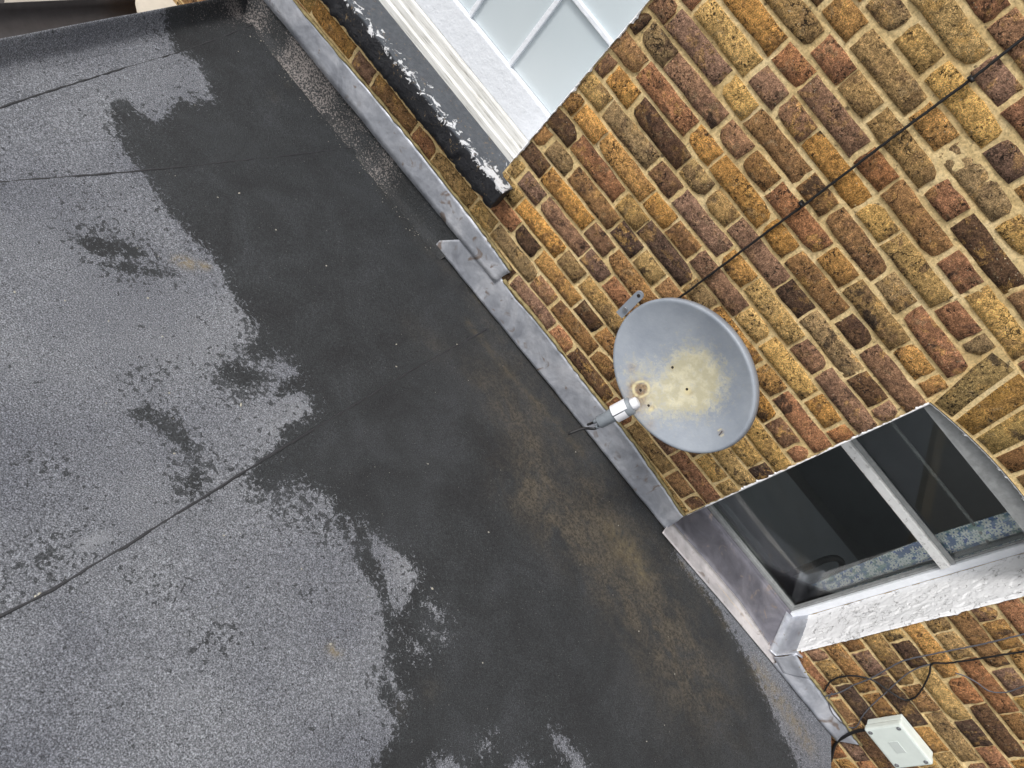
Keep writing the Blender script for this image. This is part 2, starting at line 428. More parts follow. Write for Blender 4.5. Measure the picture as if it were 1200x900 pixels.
# mortar sheet with windows left open, slightly hilly so it smears over brick edges
xs = np.unique(np.concatenate([np.arange(XL, XR+.001, .0085), [0, .645, W1[0], W1[1]]]))
zs = np.unique(np.concatenate([np.arange(ZB, ZT+.001, .0085), [W1[2], W1[3], .825]]))
XX, ZZ = np.meshgrid(xs, zs, indexing='ij')
up = np.clip((ZZ-.55)/.7, 0, 1)
YY = .0032-.0014*up + vnoise(XX, ZZ, 60, 1, 4)*(.0022+.0014*up) + vnoise(XX, ZZ, 9, 2, 2)*.0008
xc = (XX[:-1,:-1]+XX[1:,1:])/2; zc = (ZZ[:-1,:-1]+ZZ[1:,1:])/2
keep = ~(((xc > 0) & (xc < .645) & (zc > W2[2]+.02) & (zc < arc_z(xc)+.03)) | ((xc > W1[0]) & (xc < W1[1]) & (zc > W1[2]) & (zc < W1[3])))
keep &= ~((xc > -2.6) & (xc < -1.30) & (zc > .128) & (zc < .205))
mm = grid_mesh('mortar', XX, YY, ZZ, keep=keep)
obj('mortar', mm, M_MORTAR, wall)

# reveals
M_PAINT = None
def white_paint(name, base=(250, 250, 251), crack=1.0, flake=.5, under=(120, 112, 98), rough=.55, scale=1.0):
    M = Mat(name, rough, spec=.4)
    co = M.warp(M.coord(), 22*scale, .02)
    e = M.voro(52*scale, 'DISTANCE_TO_EDGE', co=M.warp(co, 60*scale, .03)); patch = M.math('ADD', M.noise(26*scale, 4, .7), M.math('MULTIPLY', M.math('SUBTRACT', M.noise(5, 3, .6), .5), .45))
    cm = M.math('MULTIPLY', M.sm(e, .045, .006), M.sm(patch, .54, .60)); cm = M.math('MULTIPLY', cm, crack)
    fl = M.math('MULTIPLY', M.sm(M.noise(60*scale, 5, .7), .66, .70), flake)
    c = M.mix(1.0, M.mix(0, s2l(base), s2l(base)), M.ramp(M.noise(30, 5, .6), [(.25, .94), (.6, 1.0)]), 'MULTIPLY')
    c = M.mix(M.math('MULTIPLY', cm, .6), c, s2l((128, 124, 120))); c = M.mix(M.math('MULTIPLY', fl, .7), c, s2l(under)); M.color(c)
    h = M.math('SUBTRACT', M.math('MULTIPLY', M.noise(45*scale, 5, .65), .8), M.math('ADD', cm, M.math('MULTIPLY', fl, .5)))
    M.bump(h, .004); return M.m
M_PEEL = white_paint('peeling_white_paint'); M_WHITE = white_paint('white_gloss_paint', (238, 241, 246), .0, .0, rough=.35)
M_OLDWHITE = Mat('old_cream_paint', .6, spec=.4)
def _grain(M):
    mp = M.n('ShaderNodeMapping'); mp.inputs['Scale'].default_value = (.12, 2.2, 2.2); M.l(M.coord(), mp.inputs['Vector'])
    g = M.noise(75, 5, .7, .3, mp.outputs[0]); f = M.noise(9, 3, .6)
    c = M.ramp(g, [(.30, s2l((150, 146, 138))), (.42, s2l((222, 220, 214))), (.6, s2l((238, 237, 233)))])
    c = M.mix(1.0, c, M.ramp(f, [(.3, .88), (.6, 1.0)]), 'MULTIPLY'); M.color(c); M.bump(g, .003)
_grain(M_OLDWHITE); M_OLDWHITE = M_OLDWHITE.m
# ---- lead
def lead_mat(nm='weathered_lead', c0=(158, 161, 170), c1=(186, 189, 197), c2=(218, 219, 225)):
    M = Mat(nm, .42, .5, spec=.5)
    a = M.noise(7, 4, .6, .8); b = M.noise(40, 5, .7, .4)
    c = M.ramp(a, [(.3, s2l(c0)), (.5, s2l(c1)), (.68, s2l(c2))])
    c = M.mix(1.0, c, M.ramp(b, [(.25, .88), (.55, 1.0), (.8, 1.06)]), 'MULTIPLY')
    c = M.mix(M.sm(M.noise(15, 3, .5, 1.5), .6, .72), c, s2l((150, 138, 132)))
    M.color(c); M.rough(M.ramp(b, [(.3, .34), (.7, .58)])); M.bump(M.math('ADD', M.noise(22, 3, .5), M.math('MULTIPLY', b, .15)), .0035); return M.m
M_LEAD = lead_mat()
M_LEAD2 = lead_mat('shaded_sill_lead', (104, 103, 110), (122, 120, 128), (140, 137, 144)); M_LEAD3 = lead_mat('skylit_lip_lead', (178, 174, 174), (202, 196, 196), (222, 216, 214))  # same lead: dark reflection on the sill and sky on the lip painted in
def ribbon(name, rows, mat, parent=None, thick=.003, nx=110, wav=.0028, seed=0, endjag=0):
    """rows: list of polylines (lists of points along x); lofted surface with thickness"""
    rr = []
    for r in rows:
        r = np.array(r, float); t = np.linspace(0, 1, nx); s = np.concatenate([[0], np.cumsum(np.linalg.norm(np.diff(r, axis=0), axis=1))]); s /= s[-1]
        rr.append(np.stack([np.interp(t, s, r[:, i]) for i in range(3)], -1))
    A = np.stack(rr, 1)   # nx, rows, 3
    nr = []
    for j in range(A.shape[1]-1):
        for f in (0, .34, .67): nr.append(A[:, j]*(1-f)+A[:, j+1]*f)
    nr.append(A[:, -1]); A = np.stack(nr, 1)
    A[..., 1] += vnoise(A[..., 0], A[..., 2]+A[..., 1], 11, seed, 3)*wav
    A[..., 2] += vnoise(A[..., 0], A[..., 1]*0+A[..., 2]*.0, 14, seed+3, 2)*wav*.8
    me = grid_mesh(name, A[..., 0], A[..., 1], A[..., 2]); o = obj(name, me, mat, parent)
    md = o.modifiers.new('s', 'SOLIDIFY'); md.thickness = thick; md.offset = 0
    return o
RZ = -.215
# long flashing under the left window
A = ribbon('lead_flashing', [[(-3.1, -.012, -.112), (-1.9, -.013, -.107), (-1.10, -.014, -.103)], [(-3.1, -.009, -.03), (-1.9, -.009, -.03), (-1.095, -.0095, -.05)], [(-3.1, -.006, -.012), (-2.25, -.006, -.010), (-1.73, -.006, .002), (-1.29, -.006, -.006), (-1.088, -.006, -.022)]], M_LEAD, seed=1)
tag(A, 'grey lead flashing strip under the black window sill, lapping over the next strip', 'flashing', 'lead flashings at the foot of the wall')
# middle strip, foot dressed out on the roof
B_ = ribbon('lead_flashing', [[(-1.357, -.016, RZ+.008), (-.7, -.015, RZ+.010), (.012, -.016, RZ+.008)], [(-1.357, -.0115, RZ+.035), (-.7, -.0115, RZ+.04), (.008, -.0115, RZ+.03)], [(-1.30, -.0085, -.10), (-.9, -.008, -.10), (0.004, -.008, -.14)], [(-1.27, -.005, -.055), (-1.0, -.006, -.080), (-.88, -.006, -.070), (-.6, -.006, -.077), (-.33, -.006, -.078), (-.002, -.006, -.110)]], M_LEAD, seed=2, nx=120)
tag(B_, 'long grey lead flashing strip running below the satellite dish between the two windows', 'flashing', 'lead flashings at the foot of the wall')
D_ = ribbon('lead_flashing', [[(.655, -.022, RZ+.006), (1.03, -.018, RZ+.006)], [(.655, -.012, RZ+.04), (1.05, -.012, RZ+.04)], [(.665, -.006, -.140), (.70, -.006, -.136), (.80, -.006, -.125), (1.07, -.006, -.145)]], M_LEAD, seed=4)
tag(D_, 'short grey lead flashing strip to the right of the dark window, beside the junction box', 'flashing', 'lead flashings at the foot of the wall')
# lead-dressed sill of the right window
ls = thing('lead_sill', 'grey sheet lead dressed over the low sill of the dark window, with a pale turned down lip', 'sill', (.32, .1, -.2))
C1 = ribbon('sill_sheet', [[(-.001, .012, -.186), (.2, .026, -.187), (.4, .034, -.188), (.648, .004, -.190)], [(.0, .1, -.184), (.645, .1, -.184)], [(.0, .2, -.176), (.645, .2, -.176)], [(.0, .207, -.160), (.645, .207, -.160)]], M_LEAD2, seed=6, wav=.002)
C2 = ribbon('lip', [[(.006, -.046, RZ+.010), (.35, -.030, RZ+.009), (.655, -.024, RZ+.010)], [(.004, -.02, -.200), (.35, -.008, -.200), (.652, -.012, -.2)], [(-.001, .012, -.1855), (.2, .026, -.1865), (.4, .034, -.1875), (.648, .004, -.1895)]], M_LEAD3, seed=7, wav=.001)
C3 = ribbon('corner_upstand', [[(.600, .205, -.172), (.600, .1, -.178), (.604, -.012, -.188)], [(.628, .204, -.168), (.63, .1, -.172), (.632, -.014, -.18)], [(.640, .205, -.10), (.640, .1, -.095), (.641, -.016, -.10)], [(.648, .205, -.095), (.66, .1, -.088), (.668, -.010, -.092)]], M_LEAD, seed=8, nx=30, wav=.003)
C4 = ribbon('corner_wrap', [[(.632, -.017, -.19), (.70, -.020, -.20)], [(.640, -.0165, -.15), (.73, -.014, -.165)], [(.641, -.0165, -.10), (.755, -.009, -.125)]], M_LEAD, seed=9, nx=20, wav=.003)
for c in (C1, C2, C3, C4):
    c.parent = ls; c.matrix_parent_inverse = Matrix.Translation(ls.location).inverted()
# mortar fillets that seal the lead into the wall
M_FILLET = simple('mossy_mortar', (140, 126, 88), .95, 0, 60, .45, .004)
for nm, pts, lab in (('mortar_fillet', [(-3.1, -.008, -.006), (-2.25, -.008, -.004), (-1.73, -.008, .009), (-1.29, -.008, .001), (-1.09, -.008, -.014)], 'thin mossy mortar fillet along the top of the lead under the black sill'),
                     ('mortar_fillet', [(-1.085, -.008, -.066), (-.88, -.008, -.062), (-.6, -.008, -.069), (-.33, -.008, -.070), (-.004, -.008, -.102)], 'thin mossy mortar fillet along the top of the lead below the dish'),
                     ('mortar_fillet', [(.69, -.008, -.126), (.80, -.008, -.117), (1.07, -.008, -.137)], 'short mossy mortar fillet above the lead strip right of the dark window')):
    bm = bmesh.new(); P = spline(pts, 16)
    P = [p+Vector((0, random.uniform(-.001, .001), random.uniform(-.002, .002))) for p in P]
    tube(bm, P, .008, 6, radii=[random.uniform(.0035, .0085) for _ in P]); o = obj(nm, bm, M_FILLET); o.parent = wall
    o['label'] = lab

# ------------------------------------------------------------------ flat felt roof
def P2(l): return np.array([on_roof(u, v)[:2] for u, v in l])
wet_poly = [(180,-40),(180,13),(192,33),(203,60),(230,72),(243,100),(248,118),(232,116),(222,106),(200,127),(190,140),(178,143),(160,128),(147,112),(130,120),(133,150),(147,180),(165,200),(187,233),(217,273),(247,297),(267,340),(283,363),(303,390),(283,413),(300,423),(330,417),(350,437),(333,447),(323,463),(357,460),(367,480),(350,492),(330,500),(320,530),(297,547),(293,567),(315,575),(350,567),(385,580),(400,620),(420,663),(443,693),(453,747),(450,780),(440,813),(455,832),(467,847),(450,873),(437,900),(425,960),(430,1050),(560,1260),(960,1260),(1010,1040),(968,960),(936,905),(929,880),(918,863),(896,813),(872,763),(858,742),(843,714),(826,690),(807,669),(793,650),(792,628),(760,570),(740,520),(640,400),(470,120),(370,-40)]
dry_isl = [[(424,612),(440,628),(457,643),(478,658),(490,677),(478,700),(467,723),(458,712),(453,683),(440,650)], [(405,605),(410,607),(417,630),(412,632)], [(500,706),(510,712),(521,728),(517,730)], [(503,738),(515,745),(523,748),(520,752),(508,746)], [(480,748),(488,755),(500,767),(494,766),(484,756)],
           [(562,880),(566,868),(575,864),(572,875),(565,882)], [(500,905),(512,893),(520,890),(530,893),(545,905)], [(598,905),(606,890),(612,888),(622,905)], [(645,855),(655,862),(668,875),(684,893),(690,905),(670,905),(664,885),(650,870)], [(455,780),(462,800),(476,815),(474,822),(466,818),(458,800)], [(166,82),(175,78),(195,92),(213,100),(230,118),(222,120),(205,112),(180,98)]]
wet_isl = [[(147,487),(160,484),(170,470),(178,476),(183,483),(200,483),(209,492),(212,502),(224,512),(228,522),(233,533),(220,530),(212,533),(203,517),(187,507),(176,496),(160,490)], [(232,545),(242,553),(236,572),(226,585),(220,575),(210,566),(222,560)], [(86,278),(110,278),(140,284),(165,292),(170,300),(150,302),(120,300),(95,294)], [(116,310),(150,308),(178,316),(207,318),(205,326),(180,324),(150,320)], [(255,430),(275,425),(300,432),(312,445),(300,455),(280,455),(262,445)]]
def sdf(px, py, poly):
    d = np.full(px.shape, 1e9); inside = np.zeros(px.shape, bool); n = len(poly)
    for i in range(n):
        a, b = poly[i], poly[(i+1) % n]; ab = b-a
        t = np.clip(((px-a[0])*ab[0]+(py-a[1])*ab[1])/(ab@ab+1e-12), 0, 1)
        d = np.minimum(d, np.hypot(px-a[0]-t*ab[0], py-a[1]-t*ab[1]))
        c = ((a[1] > py) != (b[1] > py)) & (px < (b[0]-a[0])*(py-a[1])/((b[1]-a[1]) if b[1] != a[1] else 1e-9)+a[0]); inside ^= c
    return np.where(inside, d, -d)
wp = P2(wet_poly); di = [P2(p) for p in dry_isl]; wi = [P2(p) for p in wet_isl]
def blobs(px, py, lst, rad_scale=1/430):
    o = np.zeros(px.shape)
    for u, v, r, a in lst:
        c = on_roof(u, v)[:2]; rr = r*rad_scale; o += a*np.exp(-((px-c[0])**2+(py-c[1])**2)/(2*rr*rr))
    return o
def path(pts, r, a, n=6):
    L = []
    for (x0, y0), (x1, y1) in zip(pts, pts[1:]):
        for k in range(n): L.append((x0+(x1-x0)*k/n, y0+(y1-y0)*k/n, r, a))
    return L
MUD = path([(318,45),(360,85),(400,150)], 7, .35)+path([(455,225),(500,290),(560,360),(620,440)], 10, .20)+path([(560,430),(605,500),(640,570),(690,625)], 22, .17)+path([(600,560),(640,610),(700,640),(740,680)], 30, .17)+path([(690,610),(725,640),(750,670),(790,720)], 13, .20)+path([(720,690),(770,740),(800,780),(850,840)], 34, .11)+path([(480,380),(520,420)], 14, .12)+path([(600,430),(680,560),(770,700),(860,830)], 60, .11)+[(740,650,60,.25),(780,800,50,.2),(690,570,25,.3),(320,112,7,.7),(337,100,4,.5),(505,810,9,.4),(470,830,6,.3),(700,660,40,.12)]
OCHRE = path([(885,780),(920,830),(955,885)], 12, .30)+path([(800,660),(860,745)], 6, .3)+path([(548,378),(590,430),(640,485),(690,540)], 5, .2, 8)+path([(560,345),(590,375)], 8, .15)+[(735,645,22,.45),(752,672,12,.5),(715,618,14,.3),(210,305,5,1.0),(222,309,6,1.0),(240,312,4,1.0),(390,762,4,1.0),(396,766,3,.8)]
SPOTS = [(268,452,26,.9),(290,440,22,.8),(130,282,26,.7),(165,312,24,.7),(165,440,16,.8),(195,430,14,.7),(150,448,6,.8),(233,375,6,.9),(230,540,22,.8),(215,575,14,.8),(70,545,14,.7),(60,560,10,.5),(35,532,7,.7),(95,625,28,.62),(35,650,18,.5),(70,665,16,.5),(8,690,18,.6),(198,690,12,.8),(155,672,8,.8),(245,745,20,.85),(270,745,10,.7),(368,695,15,.95),(350,605,25,.8),(380,625,16,.7),(310,560,22,.8),(340,575,22,.9),(105,262,18,.5),(30,540,14,.4),(305,400,18,.7),(290,390,14,.6),(127,143,10,.7),(95,130,6,.6),(100,230,20,.4),(70,215,16,.3),(430,790,8,.5),(430,660,10,.4),(160,30,30,.4)]
PALE = path([(137,795),(180,765)], 3, .16)+path([(195,820),(245,805)], 5, .10)+path([(95,640),(130,625)], 4, .3)+[(475,665,12,.4),(350,480,14,.4),(320,500,16,.3),(460,640,8,.3)]+path([(440,700),(440,880)], 14, .10)+path([(270,330),(300,420)], 14, .12)
DUST = path([(335,20),(360,70),(395,115),(430,165),(470,205),(505,245)], 7, .42, 8)+path([(470,205),(517,262)], 6, .35)+path([(520,290),(600,400),(700,530)], 3, .10, 10)+path([(770,600),(800,665),(860,745)], 5, .45, 8)+path([(190,10),(240,20),(300,30)], 22, .07)+path([(245,5),(300,25)], 10, .25)
def roof_attrs(X, Y):
    w = sdf(X, Y, wp)
    for p in di: w = np.minimum(w, -sdf(X, Y, p))
    for p in wi: w = np.maximum(w, sdf(X, Y, p))
    f = lambda l: np.clip(blobs(X, Y, l), 0, 1.2)
    return dict(wet=w, mud=f(MUD), ochre=f(OCHRE), spots=f(SPOTS), pale=f(PALE), dust=f(DUST))

def felt_mat():
    M = Mat('mineral_felt', .9, spec=.35)
    A = lambda n: M.attr(n).outputs['Fac']
    n1 = M.noise(26, 6, .65, .3); n2 = M.noise(110, 5, .7, .2); gr = M.noise(300, 3, .75); gr2 = M.voro(520, out='Color')
    nz = M.math('ADD', M.math('ADD', M.math('MULTIPLY', M.math('SUBTRACT', n1, .5), .050), M.math('MULTIPLY', M.math('SUBTRACT', n2, .5), .056)), M.math('MULTIPLY', M.math('SUBTRACT', gr, .5), .008))
    wv = M.math('ADD', A('wet'), nz)
    wet = M.sm(wv, -.0006, .0008)
    # spotty drying patches
    sp = M.noise(66, 3, .5, .4); thr = M.math('ADD', sp, M.math('MULTIPLY', A('spots'), .135))
    sw = M.sm(M.math('ADD', thr, M.math('MULTIPLY', M.sm(A('wet'), -.075, -.005), .085)), .66, .69)
    wet = M.math('MAXIMUM', wet, M.math('MULTIPLY', sw, .85))
    # a fringe of broken dry crumbs just inside the wet edge
    fr = M.sm(M.math('ADD', M.noise(75, 5, .7, 1.0), M.math('MULTIPLY', M.sm(A('wet'), .065, .0), .12)), .66, .70)
    fr = M.math('MULTIPLY', fr, M.sm(A('wet'), .085, .05))
    wet = M.math('SUBTRACT', wet, M.math('MULTIPLY', fr, .85), clamp=True)
    dl = M.ramp(M.noise(3.2, 4, .55), [(.3, s2l((108, 110, 117))), (.5, s2l((119, 121, 127))), (.7, s2l((130, 132, 137)))])
    g = M.ramp(gr, [(.31, .20), (.44, .64), (.54, 1.10), (.69, 2.4)])
    dry = M.mix(1.0, dl, g, 'MULTIPLY')
    fleck = M.sm(M.noise(300, 2, .5, 0, M.math_off(M.coord(), 4.0)), .68, .74); dry = M.mix(M.math('MULTIPLY', fleck, .55), dry, s2l((196, 198, 204)))
    dry = M.mix(M.math('MULTIPLY', A('pale'), .8), dry, s2l((158, 160, 164)))
    dry = M.mix(1.0, dry, M.ramp(M.noise(70, 4, .7), [(.3, .80), (.65, 1.12)]), 'MULTIPLY')
    wl = M.ramp(M.noise(5.5, 5, .6, .6), [(.3, s2l((43, 44, 46))), (.5, s2l((50, 52, 54))), (.72, s2l((60, 62, 65)))])
    wc = M.mix(1.0, wl, M.ramp(gr, [(.32, .45), (.5, 1.0), (.68, 1.9)]), 'MULTIPLY')
    wc = M.mix(1.0, wc, M.ramp(n2, [(.3, .86), (.7, 1.15)]), 'MULTIPLY')
    mudn = M.math('MULTIPLY', A('mud'), M.ramp(M.noise(12, 5, .65, .8), [(.34, .05), (.66, 1.15)]), clamp=True)
    wc = M.mix(M.math('MULTIPLY', mudn, .85), wc, M.mix(M.sm(n2, .35, .65), s2l((56, 52, 47)), s2l((104, 96, 83))))
    ocn = M.math('MULTIPLY', A('ochre'), M.sm(M.noise(38, 5, .7), .32, .62), clamp=True)
    # dust of pale granules along the foot of the wall
    dn = M.math('ADD', M.noise(150, 4, .75), M.math('MULTIPLY', A('dust'), .30)); dm = M.math('MULTIPLY', M.sm(dn, .66, .74), .8)
    wc = M.mix(dm, wc, s2l((150, 142, 138)))
    spk = M.sm(M.noise(210, 1, .4, 0, M.math_off(M.coord(), 8.0)), .755, .79); wc = M.mix(M.math('MULTIPLY', spk, .5), wc, s2l((150, 148, 142)))
    c = M.mix(wet, dry, wc)
    c = M.mix(M.math('MULTIPLY', ocn, .7), c, s2l((146, 130, 96)))
    M.color(c); M.rough(M.ramp(wet, [(0, .98), (1, .68)]))
    hb = M.math('ADD', M.math('MULTIPLY', gr, 1.0), M.math('MULTIPLY', n2, .9))
    M.bump(M.math('ADD', hb, M.math('MULTIPLY', M.noise(9, 4, .6), .7)), .0034, 1.0); return M.m
M_FELT = felt_mat()
M_BITUMEN = simple('bitumen_bead', (44, 44, 47), .55, 0, 150, .3, .002)

roof = thing('flat_roof', 'flat felt roof, pale and dry at left, dark and damp with mud stains towards the wall', 'roof', (-.6, -1.2, RZ))
def seam_fn(pts):
    a = np.array(pts, float); a = a[np.argsort(a[:, 1])]
    def f(y):
        k = np.interp(y, a[:, 1], a[:, 0])
        s0 = (a[1, 0]-a[0, 0])/(a[1, 1]-a[0, 1]); s1 = (a[-1, 0]-a[-2, 0])/(a[-1, 1]-a[-2, 1])
        k = np.where(y < a[0, 1], a[0, 0]+(y-a[0, 1])*s0, k); return np.where(y > a[-1, 1], a[-1, 0]+(y-a[-1, 1])*s1, k)
    return f
sA = seam_fn(P2([(0,128),(75,103),(140,83),(210,63),(260,45),(320,20)]))
sB = seam_fn(P2([(0,215),(150,203),(260,192),(350,182),(430,172)]))
sC = seam_fn(P2([(0,724),(60,693),(150,640),(300,545),(400,485),(480,437),(550,398)]))
KX = lambda y: -2.345+.10*(-(y+.2))*-.0 - (y+.95)*.115   # kerb foot
k0 = seam_fn([tuple(on_roof(0, 66, -.17)[:2]), tuple(on_roof(250, 14, -.17)[:2])])
edge = seam_fn([tuple(on_roof(0, 45, -.15)[:2]), tuple(on_roof(240, 0, -.15)[:2])])
right = lambda y: np.full_like(y, 1.0)+np.clip(-y, 0, .3)*.0+ (np.minimum(0, y+.03))*-.0 + .0 + (-y)*.33*(y > -.5)+.165*(y <= -.5)
YF, YB = -3.3, .03
def sheet(name, fl, fr, lap_left, nx, z0=RZ):
    ys = np.arange(YF, YB+.001, .0125); t = np.linspace(0, 1, nx)
    Y, T = np.meshgrid(ys, t, indexing='ij'); xl = fl(ys)[:, None]; xr = fr(ys)[:, None]
    # two extra columns close to the lap so that the step is crisp
    X = xl+(xr-xl)*T
    Z = np.full_like(X, z0)+vnoise(X, Y, 3.0, 5, 3)*.0022
    if lap_left: Z += .0042*np.exp(-((X-xl)/.035)**2)+.0008
    at = roof_attrs(X, Y)
    me = grid_mesh(name, X, Y, Z, attrs=at)
    # grid normals up
    me.flip_normals() if me.polygons[0].normal.z < 0 else None
    o = child(name, me, M_FELT, roof)
    return o
ov = lambda f, d: (lambda y: f(y)+d)
sheet('felt_sheet', k0, ov(sA, .03), False, 20)
sheet('felt_sheet', sA, ov(sB, .03), True, 40)
sheet('felt_sheet', sB, ov(sC, .03), True, 75)
sheet('felt_sheet', sC, right, True, 170)
for f, y1 in ((sA, .0), (sB, .0), (sC, -.06)):
    ys = np.arange(YF, y1, .02); P = [Vector((float(f(np.array([y]))[0])-.001+random.uniform(-.0012, .0012), y, RZ+.0022)) for y in ys]
    bm = bmesh.new(); tube(bm, P, .004, 5, radii=[random.uniform(.0030, .0052) for _ in P]); child('seam_bead', bm, M_BITUMEN, roof)
# kerb at the left edge: felt dressed up over a low roll, then down the outside
ys = np.arange(YF, .021, .02); prof = [(-.8, .0, 0), (-.4, .002, 0), (0, .006, 0), (.2, .012, 0), (.4, .022, 0), (.55, .034, 0), (.7, .048, 0), (.82, .058, 0), (.92, .063, 0), (1.0, .064, 0), (1.05, .060, 0), (1.08, .045, 0), (1.09, -.12, 0)]
t = np.array([p[0] for p in prof]); hz = np.array([p[1] for p in prof])
Y = np.repeat(ys[:, None], len(t), 1); X = k0(ys)[:, None]+(edge(ys)-k0(ys))[:, None]*t[None]; Z = np.repeat((RZ+hz)[None], len(ys), 0)+vnoise(X, Y, 6, 2, 2)*.002
kme = grid_mesh('kerb', X, Y, Z, attrs=roof_attrs(X, Y)); child('kerb', kme, M_FELT, roof)
# felt upstand against the wall behind the lead
xs_ = np.arange(-2.5, -1.29, .012); zz = np.array([RZ-.0, RZ+.004, RZ+.012, RZ+.03, -.15, -.10]); yy = np.array([-.045, -.028, -.016, -.010, -.006, -.004])
X = np.repeat(xs_[:, None], 6, 1); Y = np.repeat(yy[None], len(xs_), 0); Z = np.repeat(zz[None], len(xs_), 0)+.0015
uat = {k: np.zeros_like(X) for k in ('ochre', 'pale', 'spots')}
uat['wet'] = np.full_like(X, .3); uat['mud'] = np.where(X < -1.3, .10, .3)+0*X
uat['dust'] = np.clip((.42+.45*vnoise(X, Y*0, 9, 3, 3))*np.clip((-1.45-X)/.25, 0.1, 1), 0, .7); uat['wet'] = np.where(X > .62, -.3, .3)
ume = grid_mesh('upstand', X, Y, Z, attrs=uat); child('upstand', ume, M_FELT, roof)
# roof edge at the right end, and the deck under it
M_DECK = simple('dark_timber', (50, 44, 38), .8)
bm = bmesh.new()
box(bm, -2.36, .985, YF, .0, RZ-.14, RZ-.012)
child('roof_deck', bm, M_DECK, roof)
# ---- grit and small stones lying on the roof
M_GRIT = simple('pale_grit', (168, 164, 152), .8, 0, 200, .3, .001)
gb = bmesh.new()
def pebble(bm, x, y, r, z=RZ+.003):
    g = bmesh.ops.create_icosphere(bm, subdivisions=1, radius=r); ax = (random.uniform(.7, 1.5), random.uniform(.6, 1.1), random.uniform(.35, .7))
    a = random.uniform(0, 3.14)
    for v in g['verts']:
        c = v.co; c.x *= ax[0]*random.uniform(.85, 1.15); c.y *= ax[1]; c.z *= ax[2]
        v.co = Vector((x+c.x*math.cos(a)-c.y*math.sin(a), y+c.x*math.sin(a)+c.y*math.cos(a), z+c.z))
for (u, v, r) in [(17,343,4),(76,353,5),(127,377,4),(190,395,4),(198,461,4),(173,350,6),(323,270,5),(280,227,4),(323,270,3),(382,312,5),(282,475,7),(279,61,4),(204,532,5),(46,697,8),(42,700,5),(262,628,4),(353,667,4),(387,755,7),(501,544,4),(535,404,4),(464,404,4),(464,430,4),(572,624,4),(724,616,3),(748,740,4),(790,790,4),(506,690,5),(674,530,4),(757,869,4),(778,850,3),(565,777,3),(255,232,3)]:
    p = on_roof(u, v); pebble(gb, p[0], p[1], r*.0007)
for _ in range(160):
    x = random.uniform(-2.3, .9); y = random.uniform(-1.9, -.05); pebble(gb, x, y, random.uniform(.0006, .0014))
for _ in range(240):
    x = random.uniform(-2.4, -1.35); y = -.02-abs(random.gauss(0, .03)); pebble(gb, x, y, random.uniform(.0008, .0020))
tag(obj('roof_grit', gb, M_GRIT), 'pale grit and tiny stones scattered over the felt roof', 'grit', kind='stuff')

# ------------------------------------------------------------------ left window
M_GLASSW = Mat('pale_obscured_pane', .25, spec=.5)
M_GLASSW.color(M_GLASSW.ramp(M_GLASSW.noise(2.5, 2, .5), [(.3, s2l((198, 208, 212))), (.7, s2l((212, 220, 223)))])); M_GLASSW = M_GLASSW.m
w1 = thing('sash_window', 'white painted sash window with narrow glazing bars and pale blank panes above the black sill', 'window', (-1.95, .12, .2), 'sash windows in the brick wall')
X0, X1 = W1[0], W1[1]
bm = bmesh.new()   # timber sill: sloping, two steps
pr = [(.080, .200), (.080, .232), (.086, .238), (.088, .262), (.094, .268), (.096, .296), (.1005, .3035), (.105, .3035), (.105, .19)]
for s, e in ((0, 1),):
    A = [bm.verts.new((X0, y, z)) for y, z in pr]; Bv = [bm.verts.new((X1-.001, y, z)) for y, z in pr]; k = len(pr)
    for i in range(k): bm.faces.new((A[i], Bv[i], Bv[(i+1) % k], A[(i+1) % k]))
    bm.faces.new(A[::-1]); bm.faces.new(Bv)
child('timber_sill', bm, M_OLDWHITE, w1)
child('bottom_rail', boxbm(X0+.003, X1-.003, .102, .142, .304, .418, bev=.004), M_WHITE, w1)
GY = .128
xb = [-1.593-.207*i for i in range(5)]
for x in xb[:4]: child('glazing_bar', boxbm(x-.008, x+.008, .110, .136, .417, 1.50, bev=.003), M_WHITE, w1)
for z in (.722, 1.03, 1.335): child('glazing_bar', boxbm(X0+.04, X1-.004, .1085, .1375, z-.008, z+.008, bev=.003), M_WHITE, w1)
child('stile', boxbm(X0+.003, X0+.05, .102, .142, .417, 1.6, bev=.003), M_WHITE, w1)
child('stile', boxbm(X1-.012, X1-.003, .102, .142, .417, 1.6, bev=.002), M_WHITE, w1)
child('top_rail', boxbm(X0+.051, X1-.013, .102, .142, 1.49, 1.6, bev=.003), M_WHITE, w1)
xe = [X0+.05]+sorted(xb[:4])+[X1-.012]; ze = [.416, .722, 1.03, 1.335, 1.495]
for a, b in zip(xe, xe[1:]):
    for c, d in zip(ze, ze[1:]): child('pane', boxbm(a+.006, b-.006, .122, .126, c+.005, d-.005), M_GLASSW, w1)
child('window_lining', boxbm(X1-.0005, X1+.012, .012, .16, .20, 1.6), M_WHITE, w1)
child('window_lining', boxbm(X0-.012, X0+.0005, .012, .16, .20, 1.6), M_WHITE, w1)
child('window_lining', boxbm(X0, X1, .012, .16, 1.602, 1.622), M_WHITE, w1)
